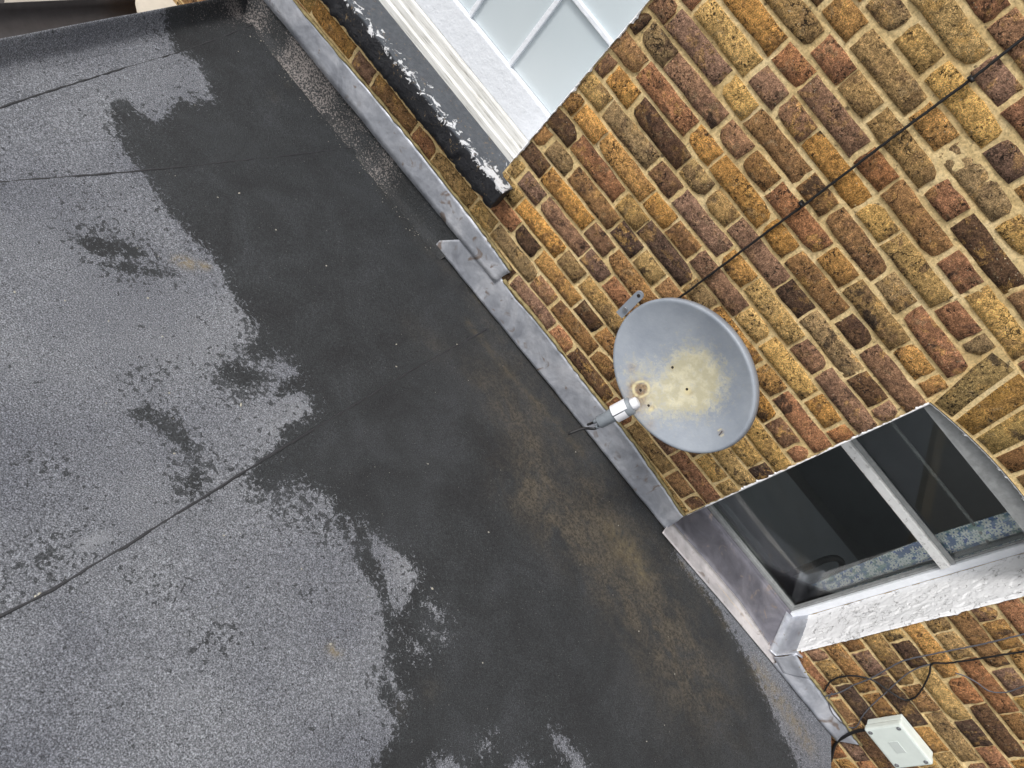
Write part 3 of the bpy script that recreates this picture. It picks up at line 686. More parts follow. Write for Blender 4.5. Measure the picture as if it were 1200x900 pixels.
# jagged paint edge on the brick arris
def paint_edge(parent, x, z0, z1, side, wmean, y=-.0075, seed=0):
    bm = bmesh.new(); n = int((z1-z0)/.006); r = random.Random(seed); A = []; w = wmean
    for i in range(n+1):
        z = z0+(z1-z0)*i/n; w = max(.0008, w*.6+.4*wmean+r.uniform(-.0022, .0022)+(r.uniform(.002, .006) if r.random() < .06 else 0))
        A.append((bm.verts.new((x+side*-.003, y+.012, z)), bm.verts.new((x+side*-.0015, y+.003, z)), bm.verts.new((x+side*w*.4, y-.0005, z)), bm.verts.new((x+side*w, y+.004, z))))
    for p, q in zip(A, A[1:]):
        for k in range(3): bm.faces.new((p[k], p[k+1], q[k+1], q[k]))
    return child('paint_edge', bm, M_PEEL, parent)
paint_edge(w1, X1+.001, .26, 1.6, 1, .0015, seed=3)

# black sill stone
M = Mat('black_sill_paint', .5, spec=.5)
a = M.noise(34, 5, .7, .6); pz = M.n('ShaderNodeSeparateXYZ'); M.l(M.coord(), pz.inputs[0])
topness = M.sm(pz.outputs['Y'], -.055, .03)       # flaking is worst on the worn front arris
near = M.math('MULTIPLY', M.sm(pz.outputs['Z'], .180, .196), M.math('SUBTRACT', 1.0, topness))
rt = M.sm(pz.outputs['X'], -1.55, -1.30)
fl = M.sm(M.math('ADD', M.math('ADD', M.math('MULTIPLY', a, .8), .098), M.math('ADD', M.math('MULTIPLY', near, .145), M.math('MULTIPLY', M.math('MULTIPLY', rt, .07), M.sm(pz.outputs['Z'], .198, .206)))), .66, .68)
face = M.sm(M.math('ADD', M.noise(48, 4, .7, 1.5), 0), .63, .65)
base = M.mix(M.sm(pz.outputs['Z'], .199, .206), s2l((34, 35, 40)), M.ramp(M.noise(50, 5, .7), [(.3, s2l((66, 70, 77))), (.7, s2l((96, 101, 108)))]))
c = M.mix(fl, base, s2l((236, 236, 238))); c = M.mix(M.math('MULTIPLY', face, .8), c, s2l((150, 128, 96))); M.color(c)
M.bump(M.math('ADD', M.noise(60, 6, .8), M.math('MULTIPLY', fl, .3)), .011); M_SILL = M.m
bm = bmesh.new(); nx = 150; xs_ = np.linspace(-2.62, -1.283, nx)
pr = [(.095, .116), (-.02, .118), (-.052, .120), (-.063, .124), (-.064, .15), (-.065, .175), (-.065, .199), (-.0625, .2065), (-.045, .2082), (-.02, .2085), (.0, .209), (.04, .2095), (.095, .210)]
rows = []
for x in xs_:
    row = []
    for j, (y, z) in enumerate(pr):
        w = .0075 if 2 <= j <= 5 else (.0035 if j in (1, 6) else .0010)
        d = noise.noise(Vector((x*28, j*1.7, 3)))*w+noise.noise(Vector((x*90, j*2.7, 8)))*w*.6
        low = noise.noise(Vector((x*35, 1.2, 5)))*.007 if j in (1, 2, 3) else 0
        yy = y
        if x > -1.345+.0 and y > -.008: yy = -.008
        row.append(bm.verts.new((x, yy+d, z+d*.6+low)))
    rows.append(row)
for p, q in zip(rows, rows[1:]):
    for k in range(len(pr)-1): f = bm.faces.new((p[k], p[k+1], q[k+1], q[k])); f.smooth = k not in (6, 7)
bm.faces.new(rows[-1]); bm.faces.new(rows[0][::-1])
tag(obj('window_sill', bm, M_SILL), 'thick black painted stone sill with flaking white paint under the white window', 'sill')

# ------------------------------------------------------------------ right window
M_TIMB = white_paint('grey_weathered_timber', (236, 236, 234), .9, .8, (130, 126, 118), .7, 1.4)
M_GREYP = simple('grey_dirty_paint', (140, 142, 142), .7, 0, 50, .2, .002)
def glass_mat():
    m = bpy.data.materials.new('window_glass'); m.use_nodes = True; t = m.node_tree; t.nodes.clear()
    o = t.nodes.new('ShaderNodeOutputMaterial'); mx = t.nodes.new('ShaderNodeMixShader'); tr = t.nodes.new('ShaderNodeBsdfTransparent'); gl = t.nodes.new('ShaderNodeBsdfGlossy'); fr = t.nodes.new('ShaderNodeFresnel')
    gl.inputs['Roughness'].default_value = .03; tr.inputs['Color'].default_value = (.95, .97, .965, 1); fr.inputs['IOR'].default_value = 1.5
    t.links.new(fr.outputs[0], mx.inputs[0]); t.links.new(tr.outputs[0], mx.inputs[1]); t.links.new(gl.outputs[0], mx.inputs[2]); t.links.new(mx.outputs[0], o.inputs[0]); return m
M_GLASS = glass_mat()
w2 = thing('sash_window', 'dark window with peeling white reveal and a weathered white meeting rail, blue flowered curtain inside', 'window', (.32, .2, -.18), 'sash windows in the brick wall')
# peeling white reveal on the right, slightly uneven surface
ys = np.linspace(.001, .196, 70); zs_ = np.linspace(-.10, arc_z(.645)+.0, 320); Yg, Zg = np.meshgrid(ys, zs_, indexing='ij')
Xg = .6435-.004+vnoise(Yg, Zg, 30, 4, 3)*.0018+(vnoise(Yg*1.3, Zg*.45, 60, 9, 3) > .26)*.0018; Xg[0] += .004; 
me = grid_mesh('plaster_reveal', Xg, Yg, Zg); child('plaster_reveal', me, M_PEEL, w2)
me = grid_mesh('plaster_reveal', .0035+0*Xg, Yg, Zg); child('plaster_reveal', me, M_PEEL, w2)
child('reveal_backing', boxbm(.6435, .66, .012, .30, -.214, .86), M_MORTAR, w2)
child('reveal_backing', boxbm(-.014, .001, .012, .30, -.214, .86), M_MORTAR, w2)
paint_edge(w2, .0005, -.005, .826, -1, .003, seed=5)
pe = paint_edge(w2, .6435, -.08, .826, 1, .0025, seed=6)
# frame: linings, lower sash (inner), upper sash (outer)
child('frame_lining', boxbm(.612, .6395, .1965, .232, -.165, .80, bev=.003), M_WHITE, w2)
child('frame_lining', boxbm(.0045, .030, .1965, .232, -.165, .80, bev=.003), M_WHITE, w2)
child('sash_stile', boxbm(.6035, .6115, .208, .245, -.150, .79, bev=.003), M_GREYP, w2)
child('sash_stile', boxbm(.0305, .060, .208, .245, -.150, .79, bev=.003), M_GREYP, w2)
child('bottom_rail', boxbm(.0045, .6395, .209, .25, -.163, -.145, bev=.003), M_GREYP, w2)
child('meeting_rail', boxbm(.031, .6114, .188, .2475, .446, .478, bev=.004), M_TIMB, w2)
child('meeting_rail_bead', boxbm(.031, .6114, .200, .2075, .479, .496, bev=.002), M_GREYP, w2)
# head board under the arch
bm = bmesh.new(); A = []
for i in range(15):
    x = .001+.642*i/14; A.append([bm.verts.new((x, .012, arc_z(x)+.003)), bm.verts.new((x, .012, .800)), bm.verts.new((x, .22, .800)), bm.verts.new((x, .22, arc_z(x)+.003))])
for p, q in zip(A, A[1:]):
    for k in range(4): bm.faces.new((p[k], q[k], q[(k+1) % 4], p[(k+1) % 4]))
child('head_board', bm, M_GREYP, w2)
# jagged white paint along the intrados
bm = bmesh.new(); A = []; r = random.Random(4)
for i in range(120):
    x = .002+.641*i/119; w = r.uniform(.0008, .0035)+(.007 if r.random() < .08 else 0); z = arc_z(x)+.003
    A.append((bm.verts.new((x, .011, z-w-.004)), bm.verts.new((x, -.004, z-.002-w*.5)), bm.verts.new((x, -.0065, z+.001))))
for p, q in zip(A, A[1:]):
    for k in range(2): bm.faces.new((p[k], q[k], q[k+1], p[k+1]))
child('paint_edge', bm, M_PEEL, w2)
child('pane', boxbm(.0605, .6030, .228, .231, -.145, .4455), M_GLASS, w2)
child('pane', boxbm(.0605, .6030, .214, .217, .497, .80), M_GLASS, w2)

# room behind
M_ROOM = simple('dim_room_plaster', (176, 182, 186), .9, 0, 3, .1, .0)
M_FLOORR = simple('dim_room_floor', (170, 172, 172), .8)
def structure(name, bm, mat): o = obj(name, bm, mat); o['kind'] = 'structure'; return o
structure('room_wall', boxbm(-1.1, 1.9, 2.4, 2.45, -1.0, 1.7), M_ROOM)
structure('room_wall', boxbm(-1.15, -1.1, .27, 2.4, -1.0, 1.7), M_ROOM)
# opening added in the unseen right-hand room wall to let skylight in
structure('room_wall', boxbm(1.9, 1.95, .27, .6, -1.0, 1.7), M_ROOM)
structure('room_wall', boxbm(1.9, 1.95, 2.0, 2.4, -1.0, 1.7), M_ROOM)
structure('room_wall', boxbm(1.9, 1.95, .601, 1.999, -1.0, 0.55), M_ROOM)
structure('room_wall', boxbm(1.9, 1.95, .601, 1.999, 1.3, 1.7), M_ROOM)
structure('room_floor', boxbm(-1.15, 1.95, .27, 2.45, -1.05, -1.0), M_FLOORR)
structure('room_ceiling', boxbm(-1.15, 1.95, .27, 2.45, 1.7, 1.75), M_ROOM)
structure('room_wall', boxbm(-1.15, -.015, .302, .34, -1.0, 1.7), M_ROOM)
structure('room_wall', boxbm(.661, 1.95, .302, .34, -1.0, 1.7), M_ROOM)
structure('room_wall', boxbm(-.0149, .6609, .302, .34, -1.0, -.17), M_ROOM)
structure('room_wall', boxbm(-.0149, .6609, .302, .34, .86, 1.7), M_ROOM)
# curtain: wavy cloth, printed with flowers
M = Mat('flowered_cloth', .85, spec=.2)
vo = M.n('ShaderNodeTexVoronoi'); vo.voronoi_dimensions = '2D'; vo.inputs['Scale'].default_value = 33; vo.inputs['Randomness'].default_value = .75
uvx = M.n('ShaderNodeSeparateXYZ'); M.l(M.coord(), uvx.inputs[0]); cb = M.n('ShaderNodeCombineXYZ'); M.l(uvx.outputs['X'], cb.inputs[0]); M.l(uvx.outputs['Z'], cb.inputs[1])
scv = M.n('ShaderNodeVectorMath', operation='SCALE'); scv.inputs['Scale'].default_value = 33; M.l(cb.outputs[0], scv.inputs[0])
M.l(cb.outputs[0], vo.inputs['Vector'])
sc2 = M.n('ShaderNodeVectorMath', operation='SCALE'); sc2.inputs['Scale'].default_value = 33; M.l(vo.outputs['Position'], sc2.inputs[0])
df = M.n('ShaderNodeVectorMath', operation='SUBTRACT'); M.l(scv.outputs[0], df.inputs[0]); M.l(sc2.outputs[0], df.inputs[1])
sp = M.n('ShaderNodeSeparateXYZ'); M.l(df.outputs[0], sp.inputs[0])
ang = M.math('ARCTAN2', sp.outputs['Y'], sp.outputs['X']); cs = M.math('ABSOLUTE', M.math('COSINE', M.math('MULTIPLY', ang, 4.0)))
rad = M.math('ADD', .24, M.math('MULTIPLY', cs, .30)); pet = M.sm(M.math('SUBTRACT', rad, vo.outputs['Distance']), -.02, .04); heart = M.sm(vo.outputs['Distance'], .10, .07)
basec = M.ramp(M.noise(22, 2), [(.4, s2l((96, 128, 178))), (.5, s2l((128, 160, 188))), (.6, s2l((158, 184, 180)))])
c = M.mix(M.math('SUBTRACT', pet, heart, clamp=True), basec, s2l((240, 244, 240))); c = M.mix(M.sm(M.noise(60, 2), .62, .66), c, s2l((80, 112, 180))); M.color(c); M_CLOTH = M.m
n, m = 60, 50
s = np.linspace(0, 1, n); h = np.linspace(-.30, .80, m); Sg, Hg = np.meshgrid(s, h, indexing='ij')
EL = np.interp(Hg, [-.245, -.055, .145, .354, .48, .75], [.572, .561, .541, .528, .522, .528]); Xg = EL+(.606-EL)*Sg; Yg = .254+.0055*np.sin(Sg*14+Hg*1.2)
me = grid_mesh('curtain', Xg, Yg, Hg); cu = obj('curtain', me, M_CLOTH)
cu.modifiers.new('s', 'SOLIDIFY').thickness = .0015
tag(cu, 'blue curtain printed with pale flowers hanging inside the dark window', 'curtain')
# black rounded frame of a chair standing in the room
M_BLACK = simple('black_plastic', (12, 12, 13), .45, 0, 60, .15, .0005)
ch = thing('dish_rack', 'black rounded tubular rack on the worktop behind the dark window pane beside the flowered curtain', 'rack', (.45, .45, -.4))
def yw(u, v, y): return Vector(on_wall(u, v, y))
loop = [yw(u, v, .365) for u, v in ((878, 696), (896, 686), (925, 673), (952, 662), (970, 655), (982, 655), (987, 663), (980, 673), (950, 688), (915, 706), (890, 718))]
bm = bmesh.new(); tube(bm, spline(loop, 8), .013, 10); child('hoop', bm, M_BLACK, ch)
p0, p1 = loop[0], loop[-1]
bm = bmesh.new(); tube(bm, [p0, Vector((p0.x-.01, .40, p0.z-.01)), Vector((p0.x-.02, .44, -.399))], .013, 8); child('foot', bm, M_BLACK, ch)
bm = bmesh.new(); tube(bm, [p1, Vector((p1.x+.02, .40, p1.z-.01)), Vector((p1.x+.03, .44, -.399))], .013, 8); child('foot', bm, M_BLACK, ch)
# (its foot rests on the worktop)
wt = thing('bounceboard', 'added pale worktop just inside the dark window, under the black rack', 'bounceboard', (.3, .7, -.4))  # pale slab added to catch window light behind the pane
child('top', boxbm(-.6, 1.5, .345, 1.25, -.44, -.40, bev=.006), simple('pale_bounce', (206, 212, 216), .6, 0, 8, .06, 0), wt)
child('panel', boxbm(-.58, 1.48, .40, 1.02, -.995, -.442), M_FLOORR, wt)
# pale rod across the upper part of the window, inside
bm = bmesh.new(); tube(bm, [Vector((.031, .262, .600)), Vector((.62, .262, .600))], .006, 8)
tag(obj('curtain_rod', bm, M_GREYP), 'thin grey rod running across the upper pane inside the dark window', 'rod')

# ------------------------------------------------------------------ satellite dish
DC = np.array([-.4767, -.24, .4087]); DN = np.array([-.30, -.94, .14]); DN /= np.linalg.norm(DN)
DU = np.cross([0, 0, 1], DN); DU /= np.linalg.norm(DU); DU = DU if DU[0] > 0 else -DU
DV = np.cross(DN, DU); DV = DV if DV[2] > 0 else -DV
th = math.atan2(-.197, .980)*-1   # slight roll of the oval
cth, sth = math.cos(.1987), math.sin(.1987)
def dpt(u, v, w=0.0): return Vector(DC+DU*u+DV*v+DN*w)
def oval(a, sc=1.0, ex=0.0):
    e1 = .2465*sc+ex; e2 = .1985*sc+ex; x, y = math.cos(a)*e1, math.sin(a)*e2
    # major axis tilted
    return (-.006+x*cth-y*sth*1.0, -.007+x*sth*1.0+y*cth)
def depth(s): return -.045*(1-s*s)     # concave bowl, facing DN
M = Mat('grey_dish_paint', .42, spec=.5)
A_ = lambda n: M.attr(n).outputs['Fac']
pl = M.ramp(M.noise(9, 4, .6), [(.3, s2l((132, 139, 149))), (.7, s2l((152, 158, 166)))])
li = M.sm(M.math('ADD', M.noise(60, 7, .8, .2), M.math('MULTIPLY', A_('lichen'), .40)), .58, .95)
c = M.mix(M.math('MULTIPLY', li, .85), pl, M.mix(M.sm(M.noise(30, 4, .6), .4, .6), s2l((206, 198, 166)), s2l((182, 174, 142))))
ru = M.math('MULTIPLY', A_('rust'), M.ramp(M.noise(55, 4, .7), [(.25, .4), (.6, 1.1)]), clamp=True)
c = M.mix(ru, c, M.mix(M.sm(M.noise(90, 3), .4, .6), s2l((140, 116, 84)), s2l((104, 84, 66))))
ha = M.math('MULTIPLY', M.sm(A_('halo'), .3, .8), .8); c = M.mix(ha, c, s2l((206, 194, 152)))
M.color(c); M.bump(M.noise(90, 4, .6), .0008); M_DISH = M.m
dish = thing('satellite_dish', 'round grey satellite dish with lichen and rust spots on the brick wall between the windows', 'satellite dish', (-.4767, .0, .36))
nr, na = 60, 120
s_ = np.linspace(0, 1, nr); a_ = np.linspace(0, 2*math.pi, na+1)
Xd = np.zeros((nr+5, na+1)); Yd = Xd.copy(); Zd = Xd.copy(); Ud = Xd.copy(); Vd = Xd.copy()
ext = [(1, 1.0, .003, .0005), (1, 1.0, .0075, .001), (1, 1.0, .0105, -.003), (1, 1.0, .0125, -.026), (1, 1.0, .010, -.028)]
for j, a in enumerate(a_):
    for i, s in enumerate(s_):
        u, v = oval(a, s*.965); p = dpt(u, v, depth(s)); Xd[i, j], Yd[i, j], Zd[i, j] = p; Ud[i, j], Vd[i, j] = u, v
    for i, (q, sc, ex, w) in enumerate(ext):
        u, v = oval(a, .965, ex-.001); p = dpt(u, v, w); Xd[nr+i, j], Yd[nr+i, j], Zd[nr+i, j] = p; Ud[nr+i, j], Vd[nr+i, j] = u, v
g = lambda cu_, cv, r: np.exp(-((Ud-cu_)**2+(Vd-cv)**2)/(2*r*r))
lich = np.clip(.9*g(-.005, .015, .062)+.7*g(.035, -.03, .05)+.5*g(.06, .03, .07)+.6*g(-.01, -.15, .045)+.45*g(-.1, -.13, .04)+.3*g(.05, -.12, .05), 0, 1.1)
rust = np.clip(1.8*g(-.036, -.149, .013)+.5*g(-.02, -.175, .03)+.9*g(.03, -.149, .005)+.7*g(.046, -.026, .006)+.6*g(.195, .012, .006)+.6*g(-.105, -.140, .010)+.7*g(-.06, -.165, .008)+.5*g(-.045, -.033, .005)+.4*g(.0, -.18, .02)+.4*g(.075, -.175, .012), 0, 1)
ring = lambda cu_, cv, r, w: np.exp(-((np.hypot(Ud-cu_, Vd-cv)-r)/w)**2)
halo = np.clip(ring(-.036, -.149, .023, .006)*.8+g(.034, -.151, .008)*.8+ring(.034, -.151, .016, .003)*.5+g(.040, -.028, .012)*.8+ring(.195, .012, .01, .004)*.7+g(-.045, -.033, .008)*.7+g(-.07, -.175, .010)*.5, 0, 1)
me = grid_mesh('reflector', Xd, Yd, Zd, attrs=dict(lichen=lich, rust=rust, halo=halo))
wb = bmesh.new(); wb.from_mesh(me); bmesh.ops.remove_doubles(wb, verts=wb.verts[:], dist=1e-5); bmesh.ops.recalc_face_normals(wb, faces=wb.faces[:]); wb.to_mesh(me); wb.free(); rf = child('reflector', me, M_DISH, dish)
md = rf.modifiers.new('s', 'SOLIDIFY'); md.thickness = .0015; md.offset = 0
M_HOLE = simple('rusty_bolt', (38, 30, 26), .8, 0, 80, .3, .001)
M_STEEL = simple('dull_steel', (150, 152, 156), .45, .6, 60, .2, .001)
def sat(u, v):  # normalised radius on the dish
    x, y = u+.006, v+.007; a, b = x*cth+y*sth, -x*sth+y*cth; return math.hypot(a/(.2465*.965), b/(.1985*.965))
for (u, v, r) in [(-.045, -.033, .0042), (.034, -.027, .0042), (-.034, -.153, .0048), (.020, -.153, .0042)]:
    bm = bmesh.new(); c0 = dpt(u, v, depth(sat(u, v))+.0006); tube(bm, [c0-Vector(DN)*.006, c0+Vector(DN)*.0012], r, 10); child('bolt', bm, M_HOLE, dish)
bm = bmesh.new(); p = [dpt(.193, .018, depth(sat(.193, .018))+.002), dpt(.199, .004, depth(sat(.199, .004))+.002)]; tube(bm, p, .0012, 5); child('scratch_clip', bm, M_HOLE, dish)
# mount behind: bracket, pole, wall plate, lug
bm = bmesh.new(); tube(bm, [dpt(-.02, -.03, -.05), dpt(-.02, -.03, -.12)], .045, 16); tube(bm, spline([tuple(dpt(-.02, -.03, -.11)), (-.47, -.07, .345), (-.47, -.02, .33), (-.47, -.004, .33)], 5), .019, 12); child('mast_arm', bm, M_DISH, dish)
child('wall_plate', boxbm(-.53, -.41, -.012, -.0035, .25, .41, bev=.002), M_DISH, dish)
L0, L1 = yw(733, 362, -.17), yw(752, 343, -.17)
d = (L1-L0).normalized(); nn = Vector((0, -1, 0)); sd_ = d.cross(nn).normalized()
bm = bmesh.new(); ring_ = []
for k in range(16):
    a = math.pi*k/15-math.pi/2; ring_.append(L1-d*.012+(d*math.cos(a)+sd_*math.sin(a))*.0135)
ring_ = ring_+[L0+sd_*.0135-d*.03, L0-sd_*.0135-d*.03]
f_ = [bm.verts.new(p+nn*.004) for p in ring_]; b_ = [bm.verts.new(p-nn*.004) for p in ring_]
bm.faces.new(f_); bm.faces.new(b_[::-1])
for k in range(len(ring_)): bm.faces.new((f_[k], b_[k], b_[(k+1) % len(ring_)], f_[(k+1) % len(ring_)]))
bmesh.ops.recalc_face_normals(bm, faces=bm.faces[:]); lug = child('mounting_lug', bm, M_DISH, dish)
hb = bmesh.new(); cc = L1-d*.012; tube(hb, [cc+nn*.003, cc+nn*.0055], .0055, 10)
ho = child('lug_hole', hb, M_HOLE, lug); ho.matrix_parent_inverse = Matrix.Identity(4); ho.matrix_parent_inverse = (Matrix.Translation(dish.location) @ lug.matrix_parent_inverse).inverted()
hb = bmesh.new(); c2 = L0+d*.002; tube(hb, [c2+nn*.002, c2+nn*.010], .008, 6); child('lug_nut', hb, M_STEEL, dish)
# feed arm and LNB
M_LNB = simple('grey_lnb_plastic', (128, 134, 140), .5, 0, 60, .12, .0006); M_LAB = simple('white_plastic', (222, 222, 226), .4, 0, 40, .06, .0003)
M_CABLE = simple('black_cable_jacket', (24, 24, 26), .5, 0, 100, .2, .0004); M_GCABLE = simple('grey_cable_jacket', (92, 92, 98), .5, 0, 100, .15, .0004)
a0, a1 = yw(747, 471, -.385), yw(701, 495.5, -.435); ax = (a1-a0); Ln = ax.length; ax.normalize()
lnb = bpy.data.objects.new('lnb', bpy.data.meshes.new('lnb')); COL.objects.link(lnb); lnb.parent = dish; lnb.matrix_parent_inverse = Matrix.Translation(dish.location).inverted(); lnb.data.materials.append(M_LNB)
lnb['label'] = 'grey cylindrical feed unit with white bands at the foot of the dish'
bm = bmesh.new(); q = lambda t: a0+ax*Ln*t
tube(bm, [q(.14), q(.16), q(.36), q(.38), q(.56), q(.58), q(.62), q(.97), q(1.0)], .02, 20, radii=[.022, .0265, .0265, .0235, .0235, .0225, .0205, .0195, .016]); bm.to_mesh(lnb.data); bm.free()
def sub(name, bm, mat): o = obj(name, bm, mat, lnb); o.matrix_parent_inverse = Matrix.Identity(4); return o
bm = bmesh.new(); tube(bm, [q(-.02), q(.0), q(.12), q(.14)], .018, 6, radii=[.012, .0165, .0185, .0185]); sub('feed_cap', bm, M_LAB)
side = ax.cross(Vector((0, 0, 1))).normalized(); upv = side.cross(ax).normalized()
def band(t0, t1, r, g0, g1):
    bm = bmesh.new(); rings = []
    for t in np.linspace(t0, t1, 3):
        rings.append([bm.verts.new(q(float(t))+(upv*math.cos(g)+side*math.sin(g))*r) for g in np.linspace(g0, g1, 14)])
    for A, B in zip(rings, rings[1:]):
        for k in range(13): f = bm.faces.new((A[k], A[k+1], B[k+1], B[k])); f.smooth = True
    return bm
cd = (Vector(CAM_C)-q(.4)).normalized(); gc = math.atan2(cd.dot(side), cd.dot(upv))
sub('white_band', band(.22, .58, .0272, gc-.1, gc+1.6), M_LAB); sub('white_band', band(.30, .57, .0272, gc-1.5, gc-.22), M_LAB)
t1_ = yw(667, 508, -.50); t2_ = yw(689, 497.5, -.47)
bm = bmesh.new(); e = q(.985)
tube(bm, spline([tuple(e+upv*.004-side*.008), tuple(e+ax*.02-side*.01), tuple((e+t1_)*.5+Vector((0, 0, -.004))), tuple(t1_)], 6), .0042, 8)
tube(bm, [t1_, t1_+(t1_-e).normalized()*.004], .005, 8); sub('cable_tail', bm, M_CABLE)
bm = bmesh.new(); tube(bm, spline([tuple(e+side*.008), tuple(e+ax*.018+side*.008), tuple(t2_)], 6), .0038, 8); sub('cable_tail', bm, M_CABLE)
for sgn in (-1, 1):
    bm = bmesh.new(); tube(bm, [q(.97)+side*.008*sgn, q(1.09)+side*.009*sgn], .0065, 6); sub('connector', bm, M_LNB)
b0 = dpt(.002, -.186, -.012); mid = q(.45)-upv*.030
bm = bmesh.new(); tube(bm, [b0, b0+(mid-b0)*.5+Vector((0, 0, -.012)), mid, q(.55)-upv*.026], .009, 8); child('feed_arm', bm, M_DISH, dish)
bm = bmesh.new(); tube(bm, [q(.28)-upv*.004, q(.28)-upv*.034], .010, 8); child('clamp', bm, M_DISH, dish)

# ------------------------------------------------------------------ cables and clips
def wp_(pts, y=-.012): return [tuple(on_wall(u, v, y)) for u, v in pts]
def cable(name, pts, r, mat, label, cat='cable', group=None, n=10, jit=.0006):
    P = spline(pts, n); P = [p+Vector((random.uniform(-jit, jit), random.uniform(-jit, jit)*.5, random.uniform(-jit, jit))) for p in P]
    bm = bmesh.new(); tube(bm, P, r, 8); return tag(obj(name, bm, mat), label, cat, group)
main = wp_([(740, 388), (780, 360), (800, 346), (843, 314), (900, 271), (945, 238), (1000, 196), (1050, 158), (1100, 121), (1143, 89), (1200, 44)])
lp = main[-1]; main += [(lp[0]-.003, -.012, 1.75), (lp[0], -.012, 2.1)]
cable('cable', main, .0036, M_CABLE, 'straight black cable running up the wall from behind the satellite dish')
for (u, v) in ((940, 239), (1139, 93)):
    P = on_wall(u, v, -.012); bm = bmesh.new(); tube(bm, [(P[0], -.019, P[2]-.004), (P[0], -.019, P[2]+.004)], .0065, 8); box(bm, P[0]-.010, P[0]+.002, -.018, .0, P[2]-.006, P[2]+.004, bev=.001)
    tag(obj('cable_clip', bm, M_CABLE), 'small black clip on the straight black cable, ' + ('nearer the dish' if u < 1000 else 'nearer the top of the wall'), 'cable clip', 'clips on the straight cable')
g0 = wp_([(1290, 722), (1200, 743), (1150, 755), (1100, 765), (1060, 774), (1040, 784), (1020, 795), (1000, 803), (985, 811), (966, 816)], -.014)
cable('cable', g0, .0024, M_GCABLE, 'thin grey cable crossing the bricks just below the peeling white reveal')
k1 = wp_([(1290, 744), (1200, 763), (1170, 768), (1140, 773), (1110, 777), (1092, 778), (1089, 790), (1080, 808), (1071, 818), (1060, 820), (1045, 812), (1020, 796), (995, 792), (975, 797), (966, 810)], -.013)
cable('cable', k1, .0030, M_CABLE, 'black cable that dips in a loop below the grey one, right of the dark window')
k2 = wp_([(1092, 778), (1075, 783), (1060, 792), (1040, 810), (1022, 826), (1010, 840), (1003, 852), (990, 850), (975, 835), (971, 820), (975, 812)], -.010)
cable('cable', k2, .0022, M_GCABLE, 'thin dark cable curling down the bricks to the junction box')
k3 = wp_([(1290, 780), (1230, 796), (1200, 804), (1180, 811), (1160, 810), (1145, 800), (1130, 792), (1120, 789)], -.013)
cable('cable', k3, .0019, M_GCABLE, 'short thin grey cable drooping at the right edge of the brick wall')

# ------------------------------------------------------------------ junction box
jb = thing('junction_box', 'white plastic electrical junction box screwed to the bricks near the roof corner', 'junction box', (1.07, -.01, .03))
JX0, JX1, JZ0, JZ1 = .965, 1.145, -.042, .097
M_JB = simple('white_junction_plastic', (222, 230, 224), .45, 0, 25, .04, .0002)
child('base', boxbm(JX0+.003, JX1-.003, -.030, -.006, JZ0+.003, JZ1-.003, bev=.004), M_JB, jb)
lid = child('lid', boxbm(JX0, JX1, -.058, -.031, JZ0, JZ1, bev=.007), M_JB, jb)
for x in (JX0+.016, JX1-.016):
    for z in (JZ0+.016, JZ1-.016):
        bm = bmesh.new(); tube(bm, [(x, -.055, z), (x, -.0595, z)], .0075, 12); tube(bm, [(x-.004, -.0598, z-.001), (x+.004, -.0598, z+.001)], .0012, 5)
        s_o = obj('screw', bm, M_STEEL, jb); s_o.matrix_parent_inverse = Matrix.Translation(jb.location).inverted()
child('label_plate', boxbm(JX0+.065, JX1-.065, -.0592, -.0575, JZ0+.05, JZ1-.055, bev=.0005), simple('pale_grey_plastic', (205, 212, 208), .5, 0, 30, .03, 0), jb)
bm = bmesh.new(); tube(bm, spline([(1.0, -.022, -.04), (1.0, -.018, -.10), (1.02, -.014, -.17), (1.05, -.012, -.23), (1.12, -.012, -.30)], 6), .006, 10)  # thin black curve from the box down to the roof corner
tag(obj('strand', bm, M_CABLE), 'black conduit leaving the junction box towards the roof corner', 'strand')

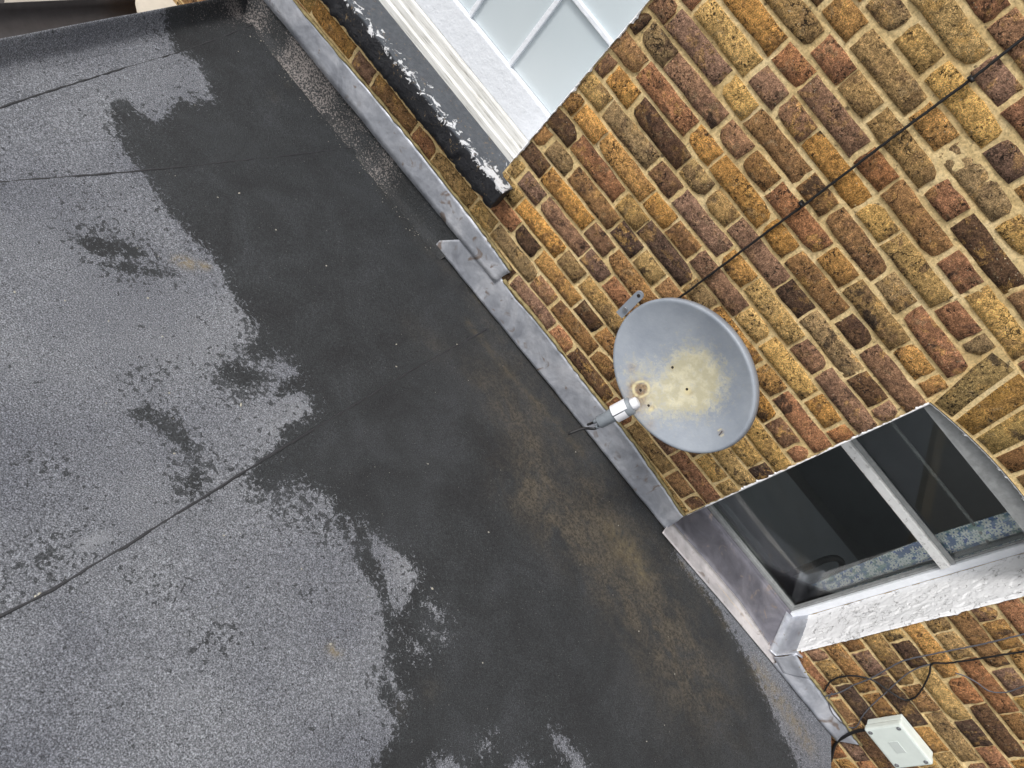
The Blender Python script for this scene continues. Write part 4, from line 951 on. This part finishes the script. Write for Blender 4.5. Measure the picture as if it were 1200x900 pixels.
# ------------------------------------------------------------------ beyond the roof edge, far below
M_GROUND = simple('yard_concrete', (84, 80, 76), .9, 0, 2, .25, .002)
g_ = bmesh.new(); box(g_, -60, 60, -60, 60, -3.3, -3.2); structure('ground', g_, M_GROUND)
M_DARKW = simple('dark_gutter_plastic', (62, 58, 58), .5, 0, 30, .2, .001)
gt = thing('gutter', 'dark grey plastic gutter running just below the left edge of the felt roof', 'gutter', (-2.62, -.9, -.4))
bm = bmesh.new(); P = []
for y in np.linspace(-3.2, -.28, 20): P.append(y)
rows = []
for y in P: rows.append([bm.verts.new((-2.625-.080*math.cos(a), y, -.345-.060*math.sin(a))) for a in np.linspace(0, math.pi, 9)])
for A, B in zip(rows, rows[1:]):
    for k in range(8): f = bm.faces.new((A[k], A[k+1], B[k+1], B[k])); f.smooth = True
gg = child('channel', bm, M_DARKW, gt); gg.modifiers.new('s', 'SOLIDIFY').thickness = .003
M_CREAM = simple('cream_render', (206, 198, 184), .8, 0, 14, .12, .002); M_BEIGE = simple('beige_timber', (176, 166, 152), .8, 0, 20, .2, .002)
lg = boxbm(-2.865, -2.805, -3.3, -.44, -.64, -.50, bev=.006); tag(obj('ledge', lg, M_BEIGE), 'beige timber ledge beyond the gutter at the top left', 'ledge')
dp_ = bmesh.new(); tube(dp_, spline([(-2.90, -.335, -.42), (-2.80, -.34, -.47), (-2.74, -.345, -.56), (-2.72, -.35, -.8), (-2.72, -.35, -3.2)], 6), .055, 14)
tube(dp_, [(-2.86, -.337, -.435), (-2.83, -.339, -.452)], .063, 14)
tag(obj('drainpipe', dp_, M_DARKW), 'dark grey drainpipe elbow below the left roof edge', 'drainpipe')
lw = boxbm(-3.4, -2.74, -.25, .3, -3.2, -.48, bev=.008); tag(obj('rendered_pier', lw, M_CREAM), 'cream rendered pier beyond the roof corner under the left window', 'pier')
structure('lower_wall', boxbm(-2.46, -2.38, -3.3, -.002, -3.2, -.36), M_DARKW)
M_PLINTH = simple('dark_render', (120, 108, 88), .9, 0, 6, .25, .004)
structure('lower_wall', boxbm(-3.15, 1.95, .004, .3, -3.2, ZB+.002), M_PLINTH)
structure('lower_wall', boxbm(1.38, 1.46, -3.3, -.002, -3.2, -.36), M_PLINTH)
structure('yard_floor', boxbm(-8, -2.63, -6, 4, -1.25, -1.2), simple('dark_yard', (58, 54, 52), .9, 0, 6, .3, .002))
